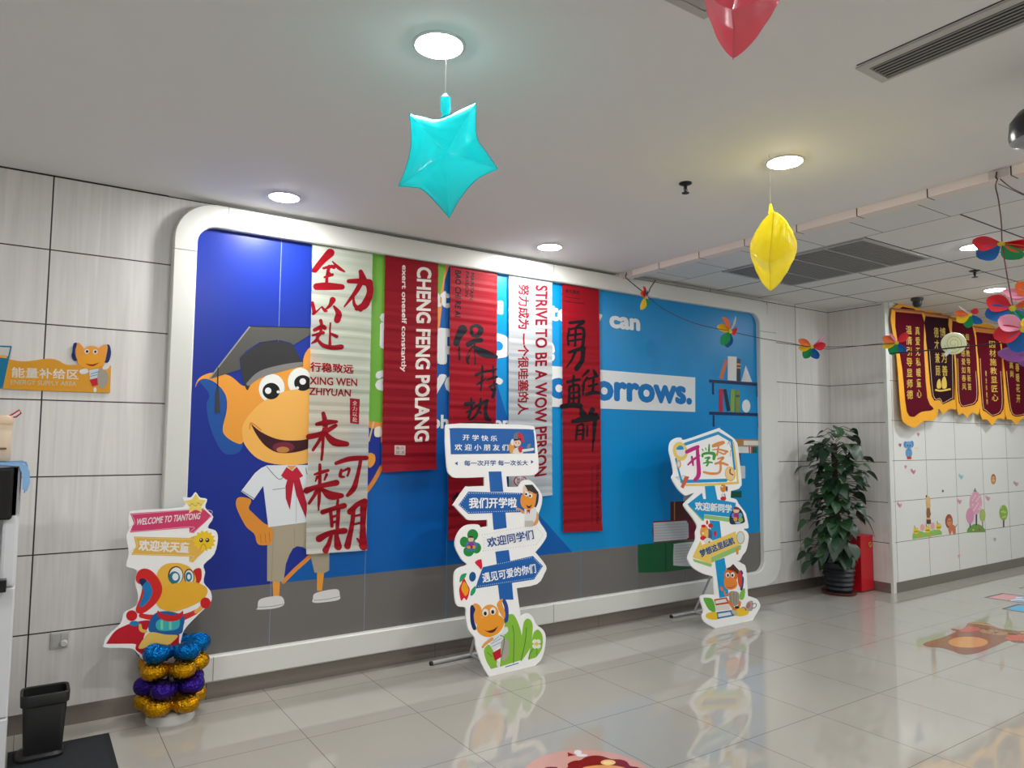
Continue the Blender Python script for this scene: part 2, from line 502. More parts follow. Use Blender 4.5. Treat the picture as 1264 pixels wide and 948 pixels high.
# long slot diffuser
t = thing('slot_diffuser', 'long white slot air diffuser with dark louvres in the plaster ceiling', 'air vent', (2.54, .8, ZC))
m_vw = mat((196, 195, 192), .5); m_dk = mat((44, 43, 42), .7)
bm = bmesh.new()
X0, X1, Y0, Y1 = 2.46, 2.64, -1.2, 1.405
box(bm, X0, X0 + .035, Y0, Y1, ZC - .008, ZC - .0005); box(bm, X1 - .014, X1, Y0, Y1, ZC - .008, ZC - .0005)
box(bm, X0 + .0351, X1 - .0141, Y1 - .03, Y1, ZC - .0079, ZC - .0005); box(bm, X0 + .0351, X1 - .0141, Y0, Y0 + .03, ZC - .0079, ZC - .0005)
for yy in (0.72, 0.05, -.6): box(bm, X0 + .0351, X1 - .0141, yy - .004, yy + .004, ZC - .0095, ZC - .0072)
obj('frame', bm, m_vw, t)
obj('backing', nb(X0 + .036, X1 - .015, Y0 + .031, Y1 - .031, ZC - .0018, ZC - .0006), m_dk, t)
bm = bmesh.new()
for k in range(6):
    xx = X0 + .046 + k * .0205
    box(bm, xx, xx + .0045, Y0 + .031, Y1 - .031, ZC - .0070, ZC - .0035)
obj('louvre', bm, mat((176, 175, 172), .5), t)
obj('gap', nb(X0 - .012, X0 - .006, Y0, Y1 - .01, ZC - .0015, ZC - .0004), mat((30, 30, 30), .8), t)
# square grille in the tiled ceiling
t = thing('ceiling_grille', 'large grey louvred air grille in the tiled ceiling behind the yellow balloon', 'air vent', (5.2, 3.27, ZG))
X0, X1, Y0, Y1 = 4.69, 5.62, 2.66, 3.87
bm = bmesh.new()
for a in ((X0, X0 + .025, Y0, Y1), (X1 - .025, X1, Y0, Y1), (X0 + .0251, X1 - .0251, Y0, Y0 + .025), (X0 + .0251, X1 - .0251, Y1 - .025, Y1)): box(bm, *a, ZG - .010, ZG - .0005)
for k in (1, 2, 3): box(bm, X0 + .0251, X1 - .0251, Y0 + (Y1 - Y0) * k / 4 - .006, Y0 + (Y1 - Y0) * k / 4 + .006, ZG - .0125, ZG - .010)
obj('frame', bm, mat((190, 190, 189), .5), t)
obj('backing', nb(X0 + .026, X1 - .026, Y0 + .026, Y1 - .026, ZG - .003, ZG - .001), mat((64, 64, 64), .8), t)
bm = bmesh.new()
n = 22
for k in range(n):
    xx = X0 + .036 + k * (X1 - X0 - .065) / n
    box(bm, xx, xx + .019, Y0 + .026, Y1 - .026, ZG - .0098, ZG - .0045)
obj('louvre', bm, mat((150, 150, 149), .5), t)
# dark projector-like ceiling fixture at the right edge
c = at(1287, 163, 2.6)
t = thing('ceiling_fixture', 'dark round fixture with a grey underside below the plaster ceiling at the right edge', 'camera', (c.x, c.y, ZC))
ax = (Vector((0, 0, -1)) + RT * .28).normalized()
obj('housing', lathe(bmesh.new(), [(0, -.10), (.05, -.098), (.085, -.07), (.102, -.02), (.104, 0.0)], c, 36, ax), mat((22, 24, 34), .3), t, True)
obj('cover', lathe(bmesh.new(), [(.104, 0.0), (.098, .016), (.07, .032), (0, .04)], c, 36, ax), mat((150, 152, 154), .3), t, True)
p_ = c - ax * .09
obj('bracket', tube(bmesh.new(), [p_, Vector((p_.x, p_.y, ZC))], .014, 10), mat((40, 42, 50), .4), t, True)
# wall socket
t = thing('wall_socket', 'white wall socket plate on the panelled wall above the black bin', 'socket', (.183, WY, .43))
obj('plate', nb(.143, .226, WY - .009, WY, .392, .475, bev=.004), mat((196, 196, 194), .4), t)
obj('outlet', nb(.150, .186, WY - .012, WY - .009, .400, .467, bev=.002), mat((186, 186, 184), .4), t)
bm = nb(.190, .219, WY - .012, WY - .009, .437, .467, bev=.002)
obj('switch', bm, mat((188, 188, 186), .4), t)
obj('plug', lathe(bmesh.new(), [(.017, .009), (.017, .028), (.012, .034), (0, .034)], (.203, WY, .418), 20, (0, -1, 0)), mat((206, 206, 204), .4), t, True)

# ================================================================== MURAL, ITS FRAME, HANGING BANNERS
FY, MY, HY = 4.345, 4.390, 4.372
def rrect(x0, x1, z0, z1, r, n=10):
    rs = r if isinstance(r, (list, tuple)) else [r] * 4
    P = []
    for (cx, cz, a0, q) in ((x1, z1, 0, rs[0]), (x0, z1, 90, rs[1]), (x0, z0, 180, rs[2]), (x1, z0, 270, rs[3])):
        sx = -1 if cx == x1 else 1; sz = -1 if cz == z1 else 1
        for k in range(n + 1):
            a = math.radians(a0 + 90 * k / n)
            P.append((cx + sx * q + q * math.cos(a), cz + sz * q + q * math.sin(a)))
    return P
t = thing('mural_frame', 'white rounded frame running all around the big wall mural', 'frame', (3.3, WY, .1))
OX0, OX1, OZ0, OZ1 = .627, 6.05, .108, 2.822
IX0, IX1, IZ0, IZ1 = .753, 5.80, .250, 2.690
bm = bmesh.new()
loops = []
for (i, d, y) in ((0, 0, WY - .001), (0, 0, FY + .008), (0, .008, FY), (1, -.008, FY), (1, 0, FY + .008), (1, 0, MY + .004)):
    P = rrect(OX0 + d, OX1 - d, OZ0 + d, OZ1 - d, .225 - d) if i == 0 else rrect(IX0 + d, IX1 - d, IZ0 + d, IZ1 - d, .105 + d * -1)
    loops.append([bm.verts.new((x, y, z)) for x, z in P])
for A, B in zip(loops, loops[1:]):
    for k in range(len(A)): bm.faces.new((A[k], A[(k + 1) % len(A)], B[(k + 1) % len(A)], B[k]))
obj('surround', bm, mat((222, 223, 218), .35, name='white_lacquer'), t, True)
bm = bmesh.new()
jm = mat((150, 150, 146), .6)
for (x0, x1, z0, z1) in ((.914, .917, IZ1, OZ1), (OX0, IX0, 2.530, 2.533), (3.306, 3.309, IZ1, OZ1), (3.309, 3.313, OZ0, IZ0), (.920, .924, OZ0, IZ0),
                         (IX1, OX1, 2.523, 2.526), (IX1, OX1, .430, .433), (5.914, 5.917, IZ1 + .0, OZ1)):
    box(bm, x0, x1, FY - .0012, FY + .004, z0 + .004, z1 - .004)
obj('joint', bm, jm, t)

mural = thing('wall_mural', 'big printed mural with blue ground, white lettering and a cartoon pupil in a graduation cap', 'mural', (3.3, MY, .3))
obj('panel', nb(IX0 - .03, IX1 + .08, MY, WY - .001, IZ0 - .03, IZ1 + .03), mat((0, 140, 208), .33, spec=.3), mural)
A = Art((0, MY, 0), (1, 0, 0), (0, 0, 1), step=.00022, base=.0004)
NAVY, MID, GREEN, ORANGE = (24, 48, 146), (0, 94, 176), (112, 176, 60), (238, 158, 50)
GREY = (112, 110, 108)
A.part = 'backdrop'
L_, R_ = IX0 - .02, IX1 + .07
A.clip = (L_, R_, IZ0 - .02, IZ1 + .02)
# medium blue wedge, green, orange and navy fields
A.poly([(380, 270), (575, 300), (600, 430), (640, 560), (665, 635), (707, 682), (660, 760), (220, 800), (220, 640)], MID)
A.poly([(384, 260), (556, 290), (549, 345), (540, 430), (500, 520), (455, 560), (400, 520)], (232, 150, 72))
A.poly([(384, 260), (551, 290), (546, 350), (532, 430), (480, 522), (456, 520), (400, 470)], GREEN)
A.poly([(215, 240), (386, 262), (384, 500), (456, 528), (470, 531), (470, 578), (454, 602), (383, 686), (340, 725), (215, 760)], NAVY)
zf = [A.P(280, 726.7), A.P(480, 705.6), A.P(660, 685.5), A.P(780, 673.4), A.P(940, 657)]
zg = sum(p[1] for p in zf) / len(zf)
A.upoly([(L_, IZ0 - .02), (R_, IZ0 - .02), (R_, zg), (L_, zg)], GREY)
bm_ = [A.P(*p)[0] for p in ((348, 330), (451, 765), (716, 660), (783, 600))]
A.clip = None
A.part = 'panel_joint'
for k in range(9):
    x = 1.238 + .592 * k - (0 if k < 9 else 0)
    if x < R_: A.upoly([(x - .0012, IZ0), (x + .0012, IZ0), (x + .0012, IZ1), (x - .0012, IZ1)], (140, 160, 190) if k < 2 else (70, 150, 195))

# --- the cartoon pupil (a plain orange animal in school clothes)
OR, ORD, ORL = (238, 160, 62), (214, 132, 40), (246, 184, 92)
A.zoom(220, 380, 4.311, 'cartoon_pupil')
A.blob([(110, 385), (150, 378), (215, 420), (255, 480), (250, 560), (238, 640), (260, 690), (340, 715), (320, 770), (240, 770), (175, 650), (150, 520), (165, 460)], (30, 84, 160))
A.blob([(90, 425), (110, 375), (180, 345), (270, 360), (335, 410), (385, 440), (385, 600), (345, 715), (300, 715), (250, 680), (237, 640), (258, 540), (252, 465), (205, 405), (150, 378), (110, 388)], OR)
A.ell(712, 285, 48, 80, OR, 8)
A.blob([(364, 500), (372, 430), (410, 375), (480, 335), (600, 308), (690, 320), (770, 380), (800, 480), (790, 600), (600, 700), (430, 660), (375, 590)], OR)
A.ell(497, 428, 68, 76, (238, 240, 238), 12); A.ell(645, 390, 62, 72, (238, 240, 238), 12)
A.blob([(345, 620), (385, 560), (450, 500), (560, 447), (690, 432), (820, 470), (905, 560), (910, 680), (830, 780), (660, 832), (520, 832), (420, 800), (355, 730), (340, 670)], ORL)
A.ell(494, 443, 46, 44, (20, 20, 22)); A.ell(662, 400, 46, 42, (20, 20, 22))
A.ell(478, 441, 17, 17, (240, 240, 240)); A.ell(531, 447, 8, 8, (240, 240, 240)); A.ell(662, 392, 17, 17, (240, 240, 240)); A.ell(634, 426, 8, 8, (240, 240, 240))
A.blob([(385, 615), (385, 615), (440, 660), (520, 696), (600, 706), (685, 698), (770, 660), (770, 660), (710, 735), (640, 765), (540, 772), (470, 740), (420, 682)], (62, 22, 30))
A.ell(560, 742, 58, 28, (120, 40, 60)); A.ell(556, 755, 34, 16, (196, 132, 70))
A.line([(380, 645), (388, 612), (440, 650)], 6, ORD)
A.blob([(330, 268), (365, 238), (440, 190), (530, 178), (605, 200), (640, 255), (662, 306), (560, 325), (455, 345), (390, 400), (366, 438), (342, 370)], (52, 52, 54))
A.strokes([([(372, 405), (440, 352), (560, 318), (655, 298)], (20, 34, 34, 20))], (128, 128, 126))
A.poly([(165, 378), (380, 98), (702, 106), (760, 108), (610, 200), (600, 188), (530, 170), (430, 185), (360, 232), (325, 268), (330, 328)], (84, 84, 80))
A.line([(166, 376), (380, 100)], 7, (150, 150, 148))
A.line([(380, 98), (720, 107)], 5, (40, 40, 42))
A.line([(211, 320), (209, 440)], 6, (36, 36, 38))
A.poly([(200, 436), (217, 436), (223, 558), (194, 558)], (60, 62, 66))
A.zoom(280, 560, 4.74)
A.strokes([([(330, 750), (400, 678), (490, 595), (640, 420), (825, 210), (905, 78)], 24)], (226, 142, 56))
A.blob([(828, 0), (862, 5), (868, 40), (852, 72), (828, 78)], OR)
A.poly([(265, 700), (314, 700), (306, 836), (272, 836)], OR); A.poly([(528, 650), (574, 650), (556, 802), (527, 802)], OR)
A.blob([(180, 912), (180, 900), (190, 855), (255, 836), (320, 836), (334, 882), (280, 905)], (222, 222, 220)); A.line([(184, 898), (262, 893), (330, 880)], 3, (120, 122, 124))
A.blob([(502, 868), (503, 850), (520, 815), (640, 792), (660, 828), (650, 856), (540, 872)], (222, 222, 220)); A.line([(508, 858), (580, 852), (656, 836)], 3, (120, 122, 124))
A.poly([(236, 425), (470, 400), (600, 415), (598, 682), (576, 696), (512, 696), (490, 600), (468, 560), (440, 545), (410, 541), (385, 556), (365, 592), (345, 645), (331, 750), (235, 745)], (174, 164, 142))
A.line([(272, 440), (262, 740)], 2, (140, 130, 110)); A.line([(394, 430), (396, 540)], 2, (140, 130, 110))
A.blob([(70, 255), (52, 295), (75, 360), (115, 430), (160, 470), (175, 520), (200, 535), (250, 530), (268, 500), (262, 432), (215, 405), (150, 345), (128, 318), (140, 268)], (226, 146, 54))
for q in (([(196, 470), (200, 520)]), ([(222, 465), (228, 520)]), ([(246, 460), (252, 515)])): A.line(q, 3, (180, 100, 30))
A.poly([(235, 68), (200, 84), (165, 112), (82, 220), (155, 270), (212, 188), (242, 430), (458, 402), (580, 385), (600, 150), (560, 90), (470, 66)], (226, 232, 236))
A.line([(84, 215), (158, 262)], 4, (90, 104, 112)); A.line([(268, 211), (340, 201)], 3, (70, 80, 90))
A.line([(232, 74), (305, 150), (345, 110)], 4, (100, 112, 120)); A.line([(462, 84), (470, 120), (500, 100)], 4, (100, 112, 120))
A.line([(405, 240), (405, 400)], 2, (150, 160, 168))
A.poly([(355, 145), (392, 150), (368, 328), (344, 262), (342, 190)], (182, 26, 52))
A.poly([(386, 150), (424, 140), (470, 300), (462, 378), (428, 300), (404, 240)], (182, 26, 52))
A.poly([(316, 128), (348, 78), (382, 102), (408, 76), (446, 130), (398, 158), (345, 152)], (196, 30, 56))
A.poly([(350, 70), (405, 70), (380, 98)], OR)
# hand with a pencil beside the red banner
A.zoom(370, 490, 4.517)
A.line([(412, 140), (385, 245)], 9, (222, 190, 140)); A.blob([(418, 175), (450, 165), (458, 200), (448, 222), (418, 218)], (232, 226, 206))

# --- white lettering
A.zoom(0, 0, 1, 'lettering')
LT = (226, 230, 232)
def ux(x, y): return A.P(x, y)
b = ux(770, 406.5); tp = ux(770, 391.5); a0 = ux(752, 400)[0]; a1 = ux(790, 400)[0]
gx, _ = glyphs('can'); gl, _ = glyphs('What you do today can')
for wd, q0, q1 in (('What', (479, 352), (555.8, 372)), ('you', (565, 372), (621, 380)), ('do', (632, 380), (668, 386)), ('today', (677, 386), (743.5, 398)), ('can', (752, 398), (790, 400))):
    A.uline(wd, ux(*q0)[0], ux(*q1)[0], b[1], tp[1] - b[1], LT, .042)
b = ux(620, 442.5); tp = ux(620, 412.5)
A.uline('improve', ux(468, 420)[0], ux(685, 430)[0], b[1], tp[1] - b[1], LT, .042)
b = ux(468, 482); tp = ux(468, 457)
A.uline('all your', ux(463, 470)[0], ux(621, 480)[0], b[1], (tp[1] - b[1]), LT, .042)
A.poly([(648, 449), (858, 466), (858, 508.5), (648, 501)], LT)
b = ux(800, 497); tp = ux(800, 474)
A.uline('tomorrows.', ux(660, 480)[0], ux(854, 490)[0], b[1], tp[1] - b[1], (0, 116, 190), .042)
b = ux(620, 530); tp = ux(620, 519)
A.uline('-Ralph Marston', ux(496, 520)[0], ux(629, 520)[0], b[1], tp[1] - b[1], LT, .03)

# --- painted shelves and books
SH = (24, 44, 92)
A.zoom(740, 330, 4.121, 'painted_shelves')
for q in ([(557, 570), (818, 588), (818, 605), (557, 586)], [(572, 588), (582, 588), (582, 648), (572, 646)], [(799, 603), (808, 604), (808, 661), (799, 659)],
          [(557, 734), (820, 742), (820, 758), (557, 750)], [(575, 752), (585, 752), (585, 812), (575, 810)], [(804, 758), (813, 758), (813, 815), (804, 813)]): A.poly(q, SH)
A.part = 'painted_ornaments'
for q, c in (([(638, 467), (652, 475), (627, 569), (608, 562)], (206, 112, 72)), ([(652, 452), (697, 455), (696, 578), (652, 574)], (222, 222, 220)),
             ([(698, 463), (717, 466), (716, 579), (697, 578)], (40, 62, 84)), ([(698, 488), (717, 490), (717, 500), (698, 498)], (214, 150, 70)), ([(698, 506), (717, 508), (717, 516), (698, 514)], (214, 150, 70)),
             ([(743, 498), (776, 584), (720, 581)], (214, 222, 226)), ([(606, 618), (628, 620), (628, 736), (606, 734)], (176, 40, 70)), ([(628, 622), (644, 618), (666, 728), (648, 733)], (26, 48, 66)),
             ([(668, 620), (689, 622), (685, 736), (665, 734)], (130, 168, 70)), ([(692, 625), (712, 625), (712, 739), (690, 738)], (120, 140, 60)), ([(692, 650), (712, 650), (712, 660), (692, 660)], (60, 90, 60))): A.poly(q, c)
A.ell(746, 706, 21, 33, (222, 226, 226))
A.zoom(820, 520, 9.477, 'painted_books')
for q, c in (([(800, 205), (1160, 215), (1160, 296), (800, 290)], (178, 132, 74)), ([(928, 225), (1140, 230), (1138, 282), (928, 280)], (222, 220, 212)), ([(800, 295), (985, 298), (990, 372), (800, 368)], (214, 216, 214)),
             ([(985, 298), (1030, 300), (1028, 373), (990, 372)], (190, 40, 70)), ([(1002, 298), (1012, 299), (1012, 373), (1002, 372)], (220, 214, 210)), ([(1030, 300), (1084, 300), (1082, 371), (1028, 373)], (26, 100, 60)),
             ([(800, 372), (892, 374), (894, 520), (800, 520)], (96, 34, 60)), ([(800, 520), (946, 522), (946, 668), (800, 668)], (196, 202, 204)), ([(740, 820), (902, 815), (902, 890), (740, 892)], (14, 84, 66))): A.poly(q, c)
A.zoom(760, 560, 4.741)
A.poly([(395, 240), (520, 225), (520, 285), (395, 285)], (170, 172, 172))
A.poly([(320, 280), (520, 274), (520, 500), (320, 500)], (84, 40, 32)); A.poly([(340, 280), (346, 280), (346, 390), (340, 390)], (196, 128, 70))
A.poly([(218, 395), (420, 385), (470, 388), (472, 500), (432, 504), (222, 522), (214, 460)], (128, 28, 56))
A.poly([(220, 404), (412, 392), (424, 410), (426, 490), (412, 500), (222, 516)], (204, 206, 208))
for k in range(6): A.line([(224, 420 + k * 16), (420, 408 + k * 16)], 2, (150, 152, 156))
A.blob([(130, 545), (150, 532), (320, 515), (480, 508), (480, 508), (480, 665), (480, 665), (300, 690), (150, 695), (132, 680)], (28, 94, 56))
A.line([(290, 520), (292, 690)], 5, (14, 62, 34))
A.blob([(338, 540), (350, 526), (480, 512), (480, 512), (480, 660), (480, 660), (350, 655), (336, 640)], (206, 208, 208))
for k in range(7): A.line([(344, 540 + k * 16), (470, 530 + k * 16)], 2, (150, 152, 156))
A.build(mural, rough=.33)

# ------------------------------------------------------------------ hanging banners
RED, WHT, BLK, MAR = (176, 20, 40), (214, 218, 214), (28, 24, 28), (140, 14, 38)
def banner(name, label, corners, c, alpha=None, seed=0, tip=.012):
    """a cloth strip hung flat against the mural, faint cross ripples"""
    TL, TR, BR, BL = corners
    TL = (TL[0], TL[1] - 5); TR = (TR[0], TR[1] - 5); corners = [TL, TR, BR, BL]
    o = Vector((0, HY, 0))
    A = Art(o, (1, 0, 0), (0, 0, 1), step=.00025, base=0.0)
    P = [(p[0], min(p[1], IZ1 - .003)) for p in (A.P(*p) for p in corners)]
    rt = thing(name, label, 'banner', (P[0][0] * .5 + P[1][0] * .5, HY, P[0][1]), 'long printed banners hung over the mural')
    rnd = random.Random(seed)
    ph = [rnd.uniform(0, 6) for _ in range(4)]
    zb = min(P[2][1], P[3][1])
    def wave(x, z):
        r = .0011 * math.sin(z * 92 + ph[0] ) + .0008 * math.sin(z * 61 + ph[1]) + .0007 * math.sin(z * 143 + ph[2]) + .0010 * math.sin(z * 17 + ph[3])
        e = max(0.0, 1 - (z - zb) / .10)
        return r + .012 * e * e
    def finish(**k):
        z0 = min(p[1] for p in P); z1 = max(p[1] for p in P)
        cuts = [z0 + .0125 * i for i in range(1, int((z1 - z0) / .0125))]
        A.build(rt, rough=.55, spec=.15, cuts=cuts, wave=wave, **k)
    A.part = 'cloth'
    A.upoly(P, c)
    return A, finish
clothw = mat((205, 208, 198), .55, alpha=.72, name='thin_white_cloth')
ink = RED
# banner 1: pale translucent, red brush writing
A, fin = banner('hanging_banner', 'pale translucent banner with large red brush characters hanging over the cartoon pupil', [(386, 303), (460, 316), (452, 679), (377.5, 684)], clothw, seed=1)
A.zoom(370, 290, 4.517, 'lettering')
I1 = (142, 8, 26)
A.strokes([([(170, 100), (130, 140), (82, 198)], (34, 26, 22)), ([(182, 148), (215, 182), (248, 204)], (5, 14, 8)), ([(132, 186), (175, 176), (190, 180)], (10, 14, 16)), ([(164, 176), (152, 230), (150, 285)], (14, 11, 14)),
           ([(138, 236), (182, 222)], (9, 12)), ([(92, 288), (150, 286), (236, 290)], (26, 30, 22)), ([(150, 200), (168, 215)], (6, 8)),
           # 力
           ([(340, 205), (352, 250)], (18, 30)), ([(272, 258), (330, 258), (388, 268)], (16, 22, 30)), ([(385, 268), (392, 320), (362, 390), (318, 410)], (30, 26, 30, 18)), ([(350, 250), (312, 318), (248, 400)], (20, 18, 6)), ([(300, 345), (306, 392), (340, 416)], (8, 14, 18)),
           # 以
           ([(70, 378), (80, 428), (74, 440)], (12, 16, 10)), ([(88, 432), (122, 400)], (8, 4)), ([(124, 402), (140, 422), (152, 424)], (8, 12, 6)), ([(184, 362), (168, 392), (140, 420)], (24, 14, 6)), ([(190, 398), (216, 438), (208, 474)], (8, 24, 26)),
           # 赴
           ([(82, 530), (125, 512), (140, 520)], (14, 18, 16)), ([(116, 478), (122, 512), (110, 560)], (14, 12, 10)), ([(72, 560), (130, 545)], (8, 14)), ([(104, 550), (94, 585), (66, 604)], (12, 14, 6)), ([(100, 585), (130, 615), (180, 628), (232, 624)], (10, 16, 18, 20)), ([(170, 492), (168, 555), (168, 612)], (7, 8, 12)), ([(176, 552), (205, 566)], (10, 14))], I1, 1.45)
A.text('行稳致远', (58, 707), (300, 722), (58, 762), I1, .03)
A.text('XING WEN', (55, 790), (320, 802), (55, 834), I1, .022)
A.text('ZHIYUAN', (52, 850), (285, 862), (52, 892), I1, .022)
A.zoom(370, 490, 4.517)
A.strokes([([(132, 92), (142, 150), (138, 190)], (16, 22, 18)), ([(95, 152), (150, 142), (205, 138)], (14, 22, 12)), ([(50, 222), (120, 205), (200, 160)], (22, 20, 16)), ([(140, 180), (110, 240), (74, 296)], (18, 14, 12)), ([(130, 190), (128, 270), (122, 350)], (14, 12, 10)), ([(140, 200), (190, 250), (262, 262)], (14, 30, 20)),
           # 来
           ([(82, 432), (120, 420), (158, 410)], (8, 14, 12)), ([(112, 378), (112, 460), (108, 560), (104, 632)], (12, 14, 14, 6)), ([(98, 445), (88, 470)], (12, 6)), ([(150, 432), (138, 462)], (12, 8)), ([(38, 522), (100, 500), (205, 478)], (26, 18, 24)), ([(104, 510), (80, 550), (52, 592)], (18, 14, 12)), ([(122, 512), (170, 548), (232, 550)], (12, 34, 20)),
           # 可
           ([(202, 370), (280, 345), (372, 340)], (14, 20, 18)), ([(232, 408), (226, 440), (248, 446)], (12, 14, 8)), ([(240, 414), (276, 400), (266, 440)], (8, 12, 8)), ([(340, 352), (322, 440), (300, 510), (266, 548)], (14, 16, 22, 14)), ([(266, 548), (284, 520)], (8, 4)),
           # 期
           ([(128, 642), (180, 625), (248, 606)], (20, 18, 22)), ([(212, 572), (208, 620)], (10, 12)), ([(172, 636), (180, 720)], (14, 14)), ([(216, 618), (208, 770)], (16, 14)), ([(182, 668), (210, 660)], 10), ([(182, 700), (210, 692)], 10), ([(108, 790), (170, 758), (250, 746)], (28, 20, 24)), ([(176, 770), (160, 820), (140, 855)], (14, 18, 24)), ([(204, 772), (212, 832)], (18, 30)),
           ([(300, 615), (290, 720), (264, 830)], (18, 18, 26)), ([(280, 640), (320, 600), (362, 582)], (24, 20, 24)), ([(356, 590), (352, 720), (352, 830)], (28, 22, 34)), ([(300, 665), (345, 655)], 9), ([(298, 712), (345, 700)], 9), ([(320, 790), (350, 830)], (8, 18))], I1, 1.45)
A.part = 'seal'
A.poly([(279, 6), (335, 12), (330, 152), (280, 145)], (150, 18, 40))
A.text('全\n力\n以\n赴', (294, 20), (320, 22), (294, 138), (222, 200, 196), .0, line=1.1)
fin()
# banner 2: red, white block capitals running downwards
A, fin = banner('hanging_banner', 'red banner with white capitals reading CHENG FENG POLANG running downwards', [(475.5, 315), (541, 327), (538.5, 579), (471, 583)], (138, 12, 30), seed=2)
A.zoom(0, 0, 1, 'lettering')
W2 = (226, 220, 214)
A.text('CHENG FENG POLANG', (532.5, 330.5), (529.6, 544.5), (514.6, 329), W2, .03)
A.text('exert oneself constantly', (502.3, 327.5), (501.5, 459), (494.5, 327), W2, .02)
A.part = 'seal'
A.zoom(460, 440, 5.924)
A.poly([(162, 650), (240, 652), (238, 722), (160, 718)], (206, 196, 190))
A.text('乘风\n破浪', (168, 657), (234, 659), (168, 713), (110, 50, 56), .0)
fin()
# banner 3: red, black brush writing, half behind the signpost
A, fin = banner('hanging_banner', 'red banner with black brush characters, its lower half behind the blue signpost board', [(556, 329), (614, 339.5), (611, 655), (553, 667)], (152, 16, 34), seed=3)
A.zoom(460, 310, 6.77, 'lettering')
A.text('BAO CHI RE AI', (740, 160), (736, 556), (690, 156), BLK, .03, shear=.15)
A.text('MAINTAIN', (850, 180), (840, 412), (820, 178), BLK, .025, shear=.15)
A.text('PASSION', (806, 168), (799, 386), (778, 168), BLK, .025, shear=.15)
BK = (34, 32, 40)
A.strokes([([(752, 655), (720, 710), (698, 770)], (62, 46, 42)), ([(722, 795), (722, 850), (726, 908)], (10, 16, 12)), ([(830, 690), (825, 640), (870, 622), (905, 655), (880, 705), (835, 705)], (24, 20, 22, 36, 30, 20)), ([(798, 780), (850, 752), (905, 744)], (36, 30, 32)), ([(850, 760), (852, 850), (856, 945)], (12, 8, 10)), ([(832, 800), (800, 850), (778, 892)], (14, 8, 6)), ([(845, 800), (920, 850), (1030, 882)], (22, 56, 26)), ([(810, 870), (790, 910), (800, 940)], (10, 20, 12))], BK, 1.3)
A.zoom(460, 440, 5.924)
A.strokes([([(755, 135), (800, 118), (842, 105)], (20, 16, 12)), ([(802, 70), (800, 160), (790, 250)], (12, 14, 10)), ([(762, 205), (790, 190), (826, 160)], (10, 14, 6)), ([(846, 108), (878, 100), (904, 92)], (10, 14, 10)), ([(880, 72), (884, 130), (880, 165)], (10, 12, 10)), ([(838, 170), (870, 160), (906, 150)], (12, 14, 14)), ([(848, 222), (876, 212), (906, 200)], (10, 14, 10)), ([(888, 180), (892, 240), (878, 296)], (10, 18, 20)), ([(862, 228), (874, 246)], (8, 12)),
           ([(680, 350), (715, 345), (742, 338)], (26, 22, 16)), ([(720, 308), (722, 380), (700, 445)], (12, 14, 18)), ([(686, 408), (720, 392), (748, 376)], (10, 14, 8)), ([(752, 362), (795, 345), (836, 325)], (16, 20, 22)), ([(790, 308), (780, 380), (745, 440), (708, 466)], (12, 14, 16, 10)), ([(832, 335), (824, 400), (834, 450), (860, 466)], (18, 20, 28, 16)), ([(768, 392), (790, 412)], (10, 16)),
           ([(655, 490), (760, 486), (880, 490)], (10, 14, 12))], BK, 1.3)
A.zoom(540, 515, 7.9)
A.strokes([([(150, 800), (190, 770), (240, 790)], (20, 24, 14)), ([(190, 740), (200, 860)], 16)], BK, 1.3)
fin()
# banner 4: pale, dark red block writing
A, fin = banner('hanging_banner', 'pale grey banner with dark red capitals reading STRIVE TO BE A WOW PERSON', [(628, 341.5), (681.5, 351), (681.5, 611), (628, 617)], mat((196, 200, 202), .55, alpha=.78, name='thin_grey_cloth'), seed=4)
A.zoom(0, 0, 1, 'lettering')
A.text('STRIVE TO BE A WOW PERSON', (675.8, 352.5), (674.8, 586.5), (661.0, 352), MAR, .022)
A.text('努力成为 一个很哇塞的人', (653.6, 351.5), (652.5, 511.5), (640, 350.5), MAR, .025)
A.zoom(600, 500, 4.739, 'seal')
A.ell(200, 445, 40, 32, (150, 50, 64)); A.ell(200, 445, 33, 26, (206, 206, 206))
A.text('努力\n哇塞', (178, 425), (222, 426), (178, 465), (150, 50, 64), .01)
fin()
